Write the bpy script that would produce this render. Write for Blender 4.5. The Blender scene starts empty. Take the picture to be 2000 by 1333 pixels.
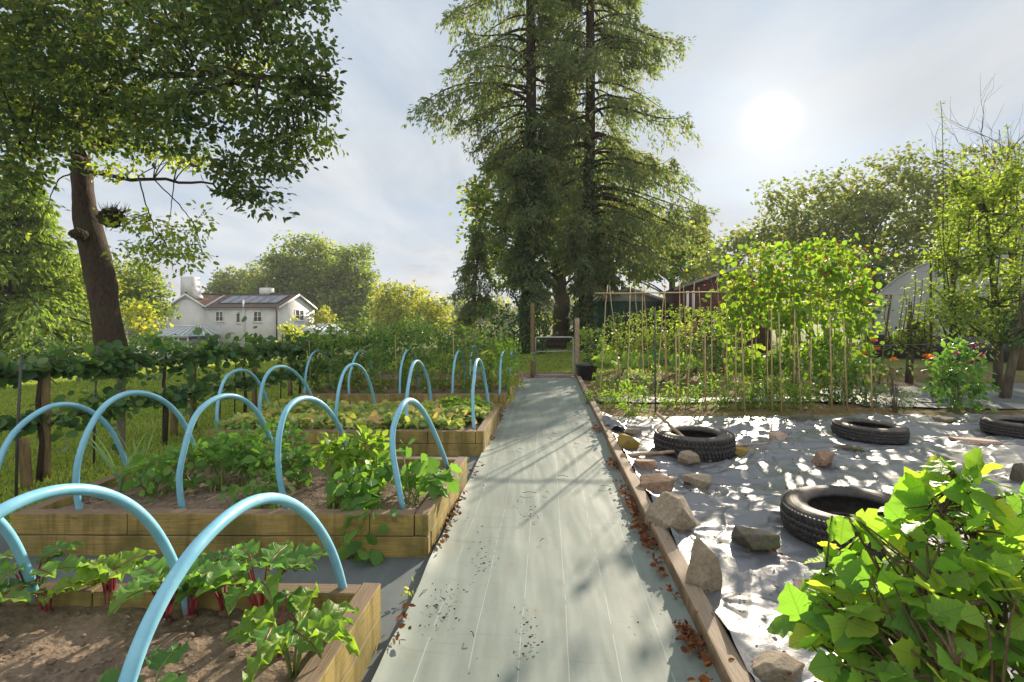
import bpy, math, random
import numpy as np
from mathutils import Vector, Matrix
SC = bpy.context.scene
COL = SC.collection
PI = math.pi
R = math.radians
CAMH, F, HOR = 1.3, 1000.0, 623.0          # eye height and the lens used to survey the photograph

def P(px, py, Y):                           # surveyed point at distance Y
    return np.array([(px-1000)/F*Y, Y, CAMH-(py-HOR)/F*Y])
def G(px, py, z=0.0):                       # surveyed point on a level plane
    Y = (CAMH-z)*F/(py-HOR)
    return np.array([(px-1000)/F*Y, Y, z])
def rng(s): return np.random.default_rng(s)

# ------------------------------------------------------------------ noise
def _h(ix, iy, iz, s):
    n = (ix*73856093) ^ (iy*19349663) ^ (iz*83492791) ^ (s*2654435)
    n = (n ^ (n >> 13)) * 1274126177
    n = n & 0x7fffffff
    n = ((n ^ (n >> 16))*668265263) & 0x7fffffff
    return n/0x7fffffff*2-1
def vnoise(p, s=0):
    p = np.asarray(p, float)
    i = np.floor(p).astype(np.int64); f = p-i; f = f*f*f*(f*(f*6-15)+10)
    r = 0
    for dx in (0, 1):
        for dy in (0, 1):
            for dz in (0, 1):
                w = (f[:,0] if dx else 1-f[:,0])*(f[:,1] if dy else 1-f[:,1])*(f[:,2] if dz else 1-f[:,2])
                r = r+w*_h(i[:,0]+dx, i[:,1]+dy, i[:,2]+dz, s)
    return r
def fbm(p, o=4, s=0):
    p = np.asarray(p, float); a, r, t = 1.0, 0, 0
    for k in range(o):
        r = r+a*vnoise(p*2**k+k*17.3, s+k); t += a; a *= .5
    return r/t

# ------------------------------------------------------------------ objects
def link(name, data, parent=None):
    o = bpy.data.objects.new(name, data); COL.objects.link(o)
    if parent: o.parent = parent
    return o
def tag(o, label=None, cat=None, group=None, kind=None):
    if label: o['label'] = label
    if cat: o['category'] = cat
    if group: o['group'] = group
    if kind: o['kind'] = kind
    return o
def thing(name, label, cat, loc=(0,0,0), group=None, rz=0.0):
    o = link(name, None); o.empty_display_size = .1
    o.location = tuple(float(v) for v in loc); o.rotation_euler = (0, 0, rz)
    return tag(o, label, cat, group)

class MB:
    """collects polygons (any size) into one mesh"""
    def __init__(s): s.v = []; s.n = 0; s.f = []; s.mi = []; s.at = {}
    def add(s, V, Fs, uv=None, mi=0):
        V = np.asarray(V, float).reshape(-1, 3); b = s.n
        s.v.append(V); s.n += len(V)
        for arr in (Fs if isinstance(Fs, list) and len(Fs) and isinstance(Fs[0], np.ndarray) else [np.asarray(Fs)]):
            if len(arr) == 0: continue
            s.f.append(arr.astype(np.int64)+b); s.mi.append(mi)
        return s
    def build(s, name, mat, parent=None, smooth=False, loc=None):
        me = bpy.data.meshes.new(name)
        V = np.concatenate(s.v) if s.v else np.zeros((0, 3))
        if loc is not None: V = V-np.asarray(loc, float)
        tot = np.concatenate([np.full(len(a), a.shape[1], np.int32) for a in s.f])
        idx = np.concatenate([a.ravel() for a in s.f]).astype(np.int32)
        me.vertices.add(len(V)); me.vertices.foreach_set('co', V.astype(np.float32).ravel())
        me.loops.add(len(idx)); me.loops.foreach_set('vertex_index', idx)
        me.polygons.add(len(tot))
        st = np.concatenate([[0], np.cumsum(tot)[:-1]]).astype(np.int32)
        me.polygons.foreach_set('loop_start', st)
        mats = mat if isinstance(mat, (list, tuple)) else [mat]
        for m in mats: me.materials.append(m)
        if len(mats) > 1:
            me.polygons.foreach_set('material_index', np.concatenate([np.full(len(a), k, np.int32) for a, k in zip(s.f, s.mi)]))
        me.update(calc_edges=True)
        if smooth: me.polygons.foreach_set('use_smooth', np.ones(len(tot), bool))
        if s.at:
            A = np.zeros((len(V), 3), np.float32)
            for k, q in s.at.items(): A[k:k+len(q)] = q
            me.attributes.new('leaf', 'FLOAT_VECTOR', 'POINT').data.foreach_set('vector', A.ravel())
        me.validate()
        o = link(name, me, parent)
        if loc is not None and parent is None: o.location = tuple(float(v) for v in loc)
        return o
    # ---- shapes
    def box(s, c, d, ax=None, mi=0):
        c = np.asarray(c, float); h = np.asarray(d, float)/2
        if ax is None: ax = np.eye(3)
        ax = np.asarray(ax, float)
        S = np.array([[x, y, z] for z in (-1, 1) for y in (-1, 1) for x in (-1, 1)], float)*h
        V = c+S@ax
        s.add(V, np.array([[0,2,3,1],[4,5,7,6],[0,1,5,4],[2,6,7,3],[0,4,6,2],[1,3,7,5]]), mi=mi); return s
    def tube(s, pts, r, n=8, caps=True, mi=0):
        pts = np.asarray(pts, float); m = len(pts)
        r = np.broadcast_to(np.asarray(r, float), (m,))
        t = np.gradient(pts, axis=0); t /= np.linalg.norm(t, axis=1)[:,None]+1e-12
        up = np.array([0,0,1.0]) if abs(t[0][2]) < .9 else np.array([1.0,0,0])
        u = np.cross(t[0], up); u /= np.linalg.norm(u); U = [u]
        for k in range(1, m):
            u = U[-1]-t[k]*np.dot(U[-1], t[k]); u /= np.linalg.norm(u)+1e-12; U.append(u)
        U = np.array(U); W = np.cross(t, U)
        a = np.linspace(0, 2*PI, n, endpoint=False)
        V = pts[:,None]+r[:,None,None]*(np.cos(a)[None,:,None]*U[:,None]+np.sin(a)[None,:,None]*W[:,None])
        i = np.arange(m-1)[:,None]*n; j = np.arange(n)[None]; k = (j+1) % n
        Fq = np.stack([i+j, i+k, i+n+k, i+n+j], -1).reshape(-1, 4)
        fs = [Fq]
        if caps: fs += [np.arange(n)[::-1][None], ((m-1)*n+np.arange(n))[None]]
        s.add(V.reshape(-1, 3), fs, mi=mi); return s
    def lathe(s, prof, n=32, c=(0,0,0), closed=False, mi=0, wob=None):
        prof = np.asarray(prof, float); m = len(prof)
        a = np.linspace(0, 2*PI, n, endpoint=False)
        V = np.stack([prof[:,0][:,None]*np.cos(a), prof[:,0][:,None]*np.sin(a), np.repeat(prof[:,1][:,None], n, 1)], -1)+np.asarray(c, float)
        k2 = m if closed else m-1
        i = np.arange(k2)[:,None]; j = np.arange(n)[None]; k = (j+1) % n; i2 = (i+1) % m
        s.add(V.reshape(-1, 3), np.stack([i*n+j, i*n+k, i2*n+k, i2*n+j], -1).reshape(-1, 4), mi=mi); return s
    def prism(s, poly, d, mi=0):
        """poly: list of 3d points (planar), extruded along vector d"""
        p = np.asarray(poly, float); n = len(p); d = np.asarray(d, float)
        V = np.concatenate([p, p+d]); j = np.arange(n); k = (j+1) % n
        s.add(V, [np.stack([j, k, k+n, j+n], 1), j[::-1][None], (j+n)[None]], mi=mi); return s

def grid_faces(nx, ny):
    i = np.arange(ny-1)[:,None]*nx; j = np.arange(nx-1)[None]
    return np.stack([i+j, i+j+1, i+nx+j+1, i+nx+j], -1).reshape(-1, 4)
def bez(P0, P1, P2, P3, n=24):
    t = np.linspace(0, 1, n)[:,None]; P0, P1, P2, P3 = [np.asarray(q, float) for q in (P0, P1, P2, P3)]
    return (1-t)**3*P0+3*(1-t)**2*t*P1+3*(1-t)*t*t*P2+t**3*P3
def bevel(o, w=.006, seg=2):
    m = o.modifiers.new('edge', 'BEVEL'); m.width = w; m.segments = seg; m.limit_method = 'ANGLE'; m.angle_limit = R(40)
    return o

# ------------------------------------------------------------------ leaves
def nrm(v): return v/(np.linalg.norm(v, axis=-1, keepdims=True)+1e-9)
T_OVAL = (np.array([[0,0,0],[.28,.26,.05],[.68,.24,.04],[1,0,-.08],[.68,-.24,.04],[.28,-.26,.05],[.48,0,-.02]]),
          [np.array([[0,6,2,1],[0,5,4,6]]), np.array([[6,3,2],[6,4,3]])])
T_ROUND = (np.array([[0,0,0],[.15,.3,.05],[.5,.46,.03],[.85,.28,-.02],[1,0,-.1],[.85,-.28,-.02],[.5,-.46,.03],[.15,-.3,.05],[.5,0,-.03]]),
           [np.array([[0,8,2,1],[8,4,3,2],[0,7,6,8],[8,6,5,4]])])
T_DIA = (np.array([[0,0,0],[.5,.3,.06],[1,0,0],[.5,-.3,.06]]), [np.array([[0,2,1],[0,3,2]])])
T_QUAD = (np.array([[0,.16,0],[.35,.42,.05],[1,.1,-.05],[.9,-.2,-.03],[.4,-.4,.06],[0,-.12,0]]), [np.array([[0,5,4,1],[1,4,3,2]])])
T_LANCE = (np.array([[0,0,0],[.3,.12,.03],[.65,.1,.02],[1,0,-.1],[.65,-.1,.02],[.3,-.12,.03],[.5,0,-.01]]),
           [np.array([[0,6,2,1],[0,5,4,6]]), np.array([[6,3,2],[6,4,3]])])
def lobed(sd=0):
    # a maple-like lobed leaf with toothed edge, cupped and waved
    a = [(0,0),(-.06,.16),(.02,.34),(.16,.30),(.20,.44),(.36,.56),(.46,.42),(.58,.40),(.70,.30),(.84,.20),(1.0,0)]
    r = rng(900+sd); up = np.array(a); up[1:-1] += r.normal(size=(len(a)-2, 2))*.022; up[:,1] *= r.uniform(.85, 1.15); lo = np.array(a)[1:-1][::-1]*[1,-1]+r.normal(size=(len(a)-2, 2))*.022; cup = r.uniform(-.06, .26); tipc = r.uniform(.1, .5)
    out = np.concatenate([up, lo]); n = len(out)
    z = cup*np.abs(out[:,1])-tipc*(out[:,0]-.4)**2*np.sign(out[:,0]-.3).clip(0)+.035*np.sin(np.arange(n)*2.1+sd)
    mid = np.array([[.12,0,-.005],[.42,0,-.03],[.72,0,-.04]])
    V = np.concatenate([np.c_[out, z], mid]); m0, m1, m2 = n, n+1, n+2
    tri = []
    for k in range(n):
        q = (k+1) % n; x = (out[k][0]+out[q][0])/2
        tri.append([k, q, m0 if x < .22 else (m1 if x < .6 else m2)][::-1])
    L = lambda k: n-k     # mirrored index
    tri += [[m0, m1, 4], [m0, L(4), m1], [m1, m2, 7], [m1, L(7), m2]]
    return (V, [np.array(tri)])
T_LOBES = [lobed(q) for q in range(6)]; T_LOBE = T_LOBES[0]
def wavy(nx=7, ny=5, wav=.05, shape=1.0, seed=0):
    # a blade with a midrib and puckered margin
    r = rng(seed); V = []; ph = r.random()*6; cu = r.random()
    for j in range(nx):
        t = j/(nx-1); w = shape*(.42*math.sin(PI*min(1, t*.93+.07)**.8)+.02)
        for i in range(ny):
            u = i/(ny-1)*2-1
            V.append([t+.02*math.sin(j*1.9+ph)*abs(u), u*w*(1+.09*math.sin(j*2.3+ph+u)*abs(u)), abs(u)*.10+wav*abs(u)**2*math.sin(j*1.9+ph+(2.5 if u > 0 else 0))+r.normal()*.008-(.35+.5*cu)*(t-.3)**2*(t > .3)])
    return (np.array(V), [grid_faces(ny, nx)])
def place(mb, T, pos, d, up, size, wid=1.0, mi=0):
    """leaves: template T at pos, pointing along d, facing up"""
    V, Fs = T; pos = np.asarray(pos, float)
    d = nrm(np.asarray(d, float)); sdir = nrm(np.cross(up, d)); nn = np.cross(d, sdir)
    size = np.broadcast_to(np.asarray(size, float), (len(pos),))[:,None,None]
    W = pos[:,None]+size*(V[None,:,0:1]*d[:,None]+V[None,:,1:2]*wid*sdir[:,None]+V[None,:,2:3]*nn[:,None])
    k = len(V); off = (np.arange(len(pos))*k)[:,None,None]; mb.at[mb.n] = np.tile(V, (len(pos), 1))
    mb.add(W.reshape(-1, 3), [(f[None]+off).reshape(-1, f.shape[1]) for f in Fs], mi=mi)
def rdir(r, n, zb=0.0, zs=1.0):
    v = r.normal(size=(n, 3)); v[:,2] = v[:,2]*zs+zb
    return nrm(v)

# ------------------------------------------------------------------ materials
def mat(name):
    m = bpy.data.materials.new(name); m.use_nodes = True; nt = m.node_tree; nt.nodes.clear()
    return m, nt
def nd(nt, t, ins=None, **k):
    n = nt.nodes.new('ShaderNode'+t)
    for a, v in k.items(): setattr(n, a, v)
    if ins:
        for a, v in ins.items():
            if isinstance(v, bpy.types.NodeSocket): nt.links.new(v, n.inputs[a])
            else: n.inputs[a].default_value = v
    return n
def c4(c): return (c[0], c[1], c[2], 1.0)
def ramp(nt, fac, stops, interp='LINEAR'):
    n = nt.nodes.new('ShaderNodeValToRGB'); e = n.color_ramp; e.interpolation = interp
    while len(e.elements) < len(stops): e.elements.new(.5)
    for el, (p, c) in zip(e.elements, stops): el.position = p; el.color = c4(c) if len(c) == 3 else c
    nt.links.new(fac, n.inputs[0]); return n.outputs[0]
def mixc(nt, fac, a, b, mode='MIX'):
    n = nt.nodes.new('ShaderNodeMix'); n.data_type = 'RGBA'; n.blend_type = mode
    for s, v in ((n.inputs[0], fac), (n.inputs[6], a), (n.inputs[7], b)):
        if isinstance(v, bpy.types.NodeSocket): nt.links.new(v, s)
        else: s.default_value = v if not isinstance(v, tuple) or len(v) == 4 else c4(v)
    return n.outputs[2]
def noise(nt, vec, scale, detail=4, rough=.55, dist=0.0, out=0):
    n = nd(nt, 'TexNoise', {'Scale': scale, 'Detail': detail, 'Roughness': rough, 'Distortion': dist})
    if vec is not None: nt.links.new(vec, n.inputs['Vector'])
    return n.outputs[out]
def math_(nt, op, a, b=0.0):
    n = nd(nt, 'Math', operation=op)
    for s, v in ((n.inputs[0], a), (n.inputs[1], b)):
        if isinstance(v, bpy.types.NodeSocket): nt.links.new(v, s)
        else: s.default_value = v
    return n.outputs[0]
def mapping(nt, vec, scale=(1,1,1), rot=(0,0,0), loc=(0,0,0)):
    n = nd(nt, 'Mapping', {'Scale': scale, 'Rotation': rot, 'Location': loc}); nt.links.new(vec, n.inputs['Vector']); return n.outputs[0]
def bump(nt, h, strength=.3, dist=.01):
    return nd(nt, 'Bump', {'Strength': strength, 'Distance': dist, 'Height': h}).outputs[0]
def surf(nt, color, rough=.6, normal=None, spec=.5, metal=0.0, **extra):
    p = nd(nt, 'BsdfPrincipled', {'Base Color': color if isinstance(color, bpy.types.NodeSocket) else c4(color), 'Roughness': rough, 'Metallic': metal, 'Specular IOR Level': spec})
    if normal: nt.links.new(normal, p.inputs['Normal'])
    for k, v in extra.items():
        s = p.inputs[k.replace('_', ' ')]
        if isinstance(v, bpy.types.NodeSocket): nt.links.new(v, s)
        else: s.default_value = v
    o = nd(nt, 'OutputMaterial', {'Surface': p.outputs[0]}); return p
def gen(nt): return nd(nt, 'TexCoord').outputs['Object']

def leafmat(name, cols, trans=None, tfac=.4, rough=.5, spec=.25, tgain=2.2, big=1.2, gain=1.85, pucker=0):
    """cols: dark..light; every leaf takes its own tint, drifting through the plant"""
    cols = [(min(.8, c[0]*gain*1.03), min(.8, c[1]*gain), min(.8, c[2]*gain*.95)) for c in cols]
    m, nt = mat(name)
    ri = nd(nt, 'NewGeometry').outputs['Random Per Island']
    n2 = noise(nt, gen(nt), big, 2)
    f = math_(nt, 'ADD', math_(nt, 'MULTIPLY', ri, .62), math_(nt, 'MULTIPLY', n2, .38))
    k = len(cols); col = ramp(nt, f, [(.12+.76*i/(k-1), c) for i, c in enumerate(cols)])
    if trans is None: trans = cols
    kt = len(trans); tc = ramp(nt, f, [(.12+.76*i/(kt-1), tuple(min(.9, v*tgain) for v in (c[0]*1.15, c[1]*1.1, c[2]*.45))) for i, c in enumerate(trans)])
    p = nd(nt, 'BsdfPrincipled', {'Base Color': col, 'Roughness': rough, 'Specular IOR Level': spec})
    if pucker:
        sx = nd(nt, 'SeparateXYZ', {0: nd(nt, 'Attribute', attribute_name='leaf').outputs['Vector']}); ay = math_(nt, 'ABSOLUTE', sx.outputs[1])
        mid_ = ramp(nt, ay, [(.0, (1,1,1)), (.012, (1,1,1)), (.03, (0,0,0))])
        fr = math_(nt, 'ABSOLUTE', math_(nt, 'SUBTRACT', math_(nt, 'FRACT', math_(nt, 'MULTIPLY', math_(nt, 'SUBTRACT', sx.outputs[0], math_(nt, 'MULTIPLY', ay, 1.0)), 6.5)), .5))
        side_ = ramp(nt, fr, [(.0, (1,1,1)), (.035, (.8,.8,.8)), (.11, (0,0,0))]); vein = math_(nt, 'MAXIMUM', mid_, math_(nt, 'MULTIPLY', side_, .7))
        c2 = mixc(nt, math_(nt, 'MULTIPLY', vein, .42), col, (.22,.27,.09)); spots = ramp(nt, noise(nt, gen(nt), 38, 5, .7), [(.66, (0,0,0)), (.76, (.75,.75,.75))])
        c2 = mixc(nt, spots, c2, (.16,.11,.04)); nt.links.new(c2, p.inputs['Base Color']); tc = mixc(nt, math_(nt, 'MULTIPLY', vein, .5), tc, mixc(nt, 1.0, tc, (.45,.5,.35,1), 'MULTIPLY'))
        nt.links.new(bump(nt, math_(nt, 'SUBTRACT', math_(nt, 'MULTIPLY', noise(nt, gen(nt), pucker, 3), .8), vein), .5, .006), p.inputs['Normal'])
    t = nd(nt, 'BsdfTranslucent', {'Color': tc})
    x = nd(nt, 'MixShader', {'Fac': tfac, 1: p.outputs[0], 2: t.outputs[0]})
    nd(nt, 'OutputMaterial', {'Surface': x.outputs[0]})
    return m
def barkmat(name, a, b, moss=None, sc=6.0):
    m, nt = mat(name); g = gen(nt)
    v = mapping(nt, g, (sc, sc, sc*.22))
    n = noise(nt, v, 3.0, 6, .65, .6)
    col = ramp(nt, n, [(.3, a), (.7, b)])
    if moss:
        col = mixc(nt, ramp(nt, noise(nt, g, 1.3, 4), [(.48, (0,0,0)), (.68, (1,1,1))]), col, moss)
    surf(nt, col, .85, bump(nt, n, .9, .03), .2)
    return m
M = {}
M['oak_leaf'] = leafmat('oak_leaf', [(.014,.034,.016),(.026,.055,.02),(.045,.08,.022),(.06,.078,.028),(.10,.125,.028)], tfac=.42, gain=1.6, big=.9)
M['oak_lit'] = leafmat('oak_lit', [(.04,.08,.015),(.085,.12,.02),(.15,.15,.03)], tfac=.55, tgain=2.8)  # sunlit look of the lower oak leaves put into lighter colours
M['fir_needle'] = leafmat('fir_needle', [(.026,.05,.032),(.045,.072,.04),(.065,.085,.042),(.11,.098,.055)], tfac=.42, rough=.65, tgain=2.2, gain=2.1)
M['ivy_leaf'] = leafmat('ivy_leaf', [(.012,.034,.012),(.025,.06,.018),(.05,.085,.022)], tfac=.22, rough=.35)
M['far_leaf'] = leafmat('far_leaf', [(.024,.052,.018),(.045,.08,.02),(.08,.105,.024),(.12,.12,.03)], tfac=.48, big=.35, tgain=2.5)
M['far_yellow'] = leafmat('far_yellow', [(.06,.09,.018),(.11,.13,.022),(.17,.16,.03)], tfac=.5, big=.3)
M['far_olive'] = leafmat('far_olive', [(.035,.055,.028),(.06,.08,.034),(.11,.115,.045)], tfac=.46, big=.35, gain=2.1)
M['larch'] = leafmat('larch', [(.045,.085,.03),(.08,.13,.03),(.14,.17,.05)], tfac=.5, big=.5, tgain=2.0, gain=1.7)
M['hedge_leaf'] = leafmat('hedge_leaf', [(.015,.04,.016),(.03,.065,.02),(.055,.09,.025)], tfac=.3)
M['lime_leaf'] = leafmat('lime_leaf', [(.11,.15,.02),(.17,.20,.03),(.25,.26,.05)], tfac=.45)
M['espalier_leaf'] = leafmat('espalier_leaf', [(.014,.04,.018),(.026,.065,.026),(.045,.09,.03),(.07,.11,.035)], tfac=.3, rough=.4, big=3)
M['veg_leaf'] = leafmat('veg_leaf', [(.03,.085,.022),(.055,.125,.03),(.09,.165,.035)], tfac=.42, rough=.42, big=3, pucker=60)
M['bright_leaf'] = leafmat('bright_leaf', [(.06,.13,.02),(.10,.18,.028),(.15,.22,.035)], tfac=.5, rough=.42, big=3, gain=1.45, pucker=60)
M['tall_leaf'] = leafmat('tall_leaf', [(.025,.065,.025),(.045,.095,.03),(.075,.125,.03),(.13,.15,.035)], tfac=.4, big=2)
M['bean_leaf'] = leafmat('bean_leaf', [(.05,.11,.018),(.09,.16,.022),(.14,.19,.035)], tfac=.5, rough=.5, tgain=2.3, big=2, gain=1.45, pucker=50)
M['pear_leaf'] = leafmat('pear_leaf', [(.05,.09,.022),(.085,.13,.028),(.14,.17,.035)], tfac=.46, rough=.5, tgain=2.4, big=1)
M['currant_leaf'] = leafmat('currant_leaf', [(.04,.10,.022),(.065,.135,.025),(.10,.17,.03),(.19,.21,.03)], tfac=.52, rough=.45, tgain=2.8, big=5, pucker=75, gain=1.75)
M['straw_leaf'] = leafmat('straw_leaf', [(.06,.11,.04),(.10,.15,.06),(.16,.19,.075),(.26,.23,.09)], tfac=.35, rough=.6, big=4)
M['yellow_leaf'] = leafmat('yellow_leaf', [(.34,.27,.07),(.42,.32,.12),(.45,.30,.16)], tfac=.35, gain=1.0)
M['dark_leaf'] = leafmat('dark_leaf', [(.018,.04,.018),(.035,.065,.025),(.06,.09,.03)], tfac=.3)
M['dry_leaf'] = leafmat('dry_leaf', [(.10,.035,.015),(.18,.07,.03),(.25,.12,.06)], tfac=.2, tgain=1.2, rough=.8, gain=.8)
M['grass_blade'] = leafmat('grass_blade', [(.05,.09,.02),(.09,.13,.028),(.15,.165,.045)], tfac=.45, big=.8, gain=2.1)
M['leek_leaf'] = leafmat('leek_leaf', [(.07,.13,.07),(.11,.18,.09)], tfac=.3, rough=.4)
def petal(name, c, em=.0):
    return leafmat(name, [tuple(v*.75 for v in c), c], trans=[c, c], tfac=.4, tgain=1.3, gain=1.0)
M['orange_petal'] = petal('orange_petal', (.75,.25,.03)); M['purple_petal'] = petal('purple_petal', (.38,.03,.26))
M['lilac_petal'] = petal('lilac_petal', (.42,.36,.55)); M['red_petal'] = petal('red_petal', (.55,.08,.05)); M['pale_petal'] = petal('pale_petal', (.6,.55,.2))
M['hydrangea'] = leafmat('hydrangea', [(.42,.38,.62),(.55,.5,.68),(.6,.6,.66)], tfac=.25, gain=1.0)
M['oak_bark'] = barkmat('oak_bark', (.02,.013,.010), (.085,.055,.04), (.05,.05,.022), 9)
M['grey_bark'] = barkmat('grey_bark', (.05,.04,.028), (.16,.13,.09), (.06,.08,.03))
M['dark_bark'] = barkmat('dark_bark', (.025,.018,.014), (.075,.05,.038))
M['twig'] = barkmat('twig', (.09,.06,.035), (.2,.14,.08), None, 20)
def plain(name, c, rough=.6, var=.25, sc=20, bmp=.2, bd=.004, spec=.5, metal=0.0):
    m, nt = mat(name); n = noise(nt, gen(nt), sc, 5)
    surf(nt, ramp(nt, n, [(.3, tuple(v*(1-var) for v in c)), (.7, tuple(min(1, v*(1+var)) for v in c))]), rough, bump(nt, n, bmp, bd), spec, metal)
    return m
M['stem_green'] = plain('stem_green', (.16,.2,.05), .5); M['stem_red'] = plain('stem_red', (.22,.025,.035), .4, .4)
M['beet_root'] = plain('beet_root', (.13,.075,.06), .8); M['wire'] = plain('wire', (.25,.25,.25), .5, .1, metal=.6)
M['bamboo'] = plain('bamboo', (.40,.28,.14), .55, .3, 30); M['cane_dark'] = plain('cane_dark', (.05,.05,.045), .5)
M['galv'] = plain('galv', (.42,.43,.42), .5, .15, metal=.5); M['tub'] = plain('tub', (.02,.022,.028), .4, .2)
M['white_trim'] = plain('white_trim', (.75,.76,.77), .4, .05); M['pipe_black'] = plain('pipe_black', (.03,.03,.035), .4)
M['stick'] = plain('stick', (.30,.22,.14), .7, .35, 25)
# blue water pipe, faded and scuffed on top
m, nt = mat('blue_pipe'); g = gen(nt); n = noise(nt, g, 14, 5); n2 = noise(nt, g, 90, 3)
col = ramp(nt, n, [(.3, (.15,.41,.57)), (.7, (.22,.50,.64))])
col = mixc(nt, ramp(nt, n2, [(.62, (0,0,0)), (.72, (.5,.5,.5))]), col, (.35,.45,.5))
pz = nd(nt, 'SeparateXYZ', {0: nd(nt, 'NewGeometry').outputs['Position']}).outputs[2]
mud = ramp(nt, math_(nt, 'ADD', pz, math_(nt, 'MULTIPLY', n, .12)), [(.24, (1,1,1)), (.31, (0,0,0))])
col = mixc(nt, math_(nt, 'MULTIPLY', mud, .75), col, (.16,.12,.085))
sc_ = ramp(nt, noise(nt, mapping(nt, g, (6, 6, 60)), 2.0, 4, .7), [(.63, (0,0,0)), (.7, (.55,.55,.55))]); col = mixc(nt, sc_, col, (.52,.60,.64))
surf(nt, col, ramp(nt, n, [(.3, (.28,.28,.28)), (.7, (.5,.5,.5))]), bump(nt, n2, .12, .002), .5); M['blue_pipe'] = m
# treated sleepers: UV runs along the grain; the top face is weathered grey-brown, flanks olive yellow with algae streaks
def timber(name, side, top, alg):
    m, nt = mat(name); uv = nd(nt, 'TexCoord').outputs['UV']; g = gen(nt)
    gv = mapping(nt, uv, (3, 60, 1)); n = noise(nt, gv, 2.2, 6, .6, .4)
    n2 = noise(nt, g, 5, 4)
    cs = mixc(nt, n, tuple(v*.35 for v in side), tuple(min(1, v*1.6) for v in side))
    st = ramp(nt, noise(nt, mapping(nt, g, (9, 9, .8)), 1.6, 5, .65), [(.34, (.42,.40,.36)), (.52, (1,1,1))]); cs = mixc(nt, .75, cs, mixc(nt, 1.0, cs, st, 'MULTIPLY'))
    cs = mixc(nt, ramp(nt, n2, [(.42, (0,0,0)), (.66, (.8,.8,.8))]), cs, alg)
    ct = mixc(nt, n, tuple(v*.5 for v in top), tuple(v*1.5 for v in top))
    nz = nd(nt, 'SeparateXYZ', {0: nd(nt, 'NewGeometry').outputs['True Normal']}).outputs[2]
    col = mixc(nt, math_(nt, 'GREATER_THAN', nz, .75), cs, ct)
    kn = ramp(nt, noise(nt, mapping(nt, uv, (7, 22, 1)), 1.0, 2), [(.22, (.35,.35,.35)), (.32, (1,1,1))])
    col = mixc(nt, 1.0, col, kn, 'MULTIPLY')
    surf(nt, col, .8, bump(nt, n, .6, .006), .25); return m
M['sleeper'] = timber('sleeper', (.33,.25,.085), (.18,.13,.088), (.105,.10,.03))
M['old_timber'] = timber('old_timber', (.25,.17,.10), (.26,.205,.15), (.13,.09,.055))
M['post_wood'] = barkmat('post_wood', (.12,.085,.04), (.26,.19,.095), (.17,.18,.06), 12)
M['post_grey'] = barkmat('post_grey', (.16,.13,.10), (.3,.25,.19), None, 12)
# soil
m, nt = mat('soil'); g = gen(nt); n = noise(nt, g, 26, 8, .7); n2 = noise(nt, g, 3, 4); vo = nd(nt, 'TexVoronoi', {'Vector': g, 'Scale': 60.0}).outputs[0]
col = ramp(nt, n, [(.25, (.08,.06,.045)), (.5, (.19,.145,.108)), (.78, (.34,.275,.215))])
col = mixc(nt, ramp(nt, n2, [(.4, (0,0,0)), (.65, (.5,.5,.5))]), col, (.23,.17,.12))
surf(nt, col, .95, bump(nt, math_(nt, 'ADD', n, math_(nt, 'MULTIPLY', vo, .4)), .9, .02), .15); M['soil'] = m
# lawn ground under the blades
m, nt = mat('lawn'); g = gen(nt); n = noise(nt, g, .5, 5); n2 = noise(nt, g, 30, 4)
col = ramp(nt, n, [(.3, (.09,.13,.03)), (.5, (.14,.175,.045)), (.7, (.22,.22,.065))])
col = mixc(nt, .5, col, ramp(nt, n2, [(.3, (.05,.075,.02)), (.7, (.24,.25,.085))]))
surf(nt, col, .95, bump(nt, n2, .9, .03), .1); M['lawn'] = m
m, nt = mat('gravel'); g = gen(nt); vo = nd(nt, 'TexVoronoi', {'Vector': g, 'Scale': 45.0}); n = noise(nt, g, 4, 4)
col = ramp(nt, vo.outputs[1], [(.0, (.10,.065,.045)), (.5, (.2,.14,.10)), (1, (.3,.25,.2))])
surf(nt, col, .9, bump(nt, vo.outputs[0], .9, .03), .2); M['gravel'] = m
m, nt = mat('straw_soil'); g = gen(nt); n = noise(nt, mapping(nt, g, (1, 2.2, 1)), 14, 7, .7); n2 = noise(nt, g, 1.1, 4)
col = ramp(nt, n, [(.25, (.06,.04,.022)), (.5, (.16,.11,.055)), (.75, (.32,.24,.13))])
col = mixc(nt, ramp(nt, n2, [(.45, (0,0,0)), (.62, (.7,.7,.7))]), col, (.09,.10,.03))
surf(nt, col, .95, bump(nt, n, .9, .03), .15); M['straw_soil'] = m
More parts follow.
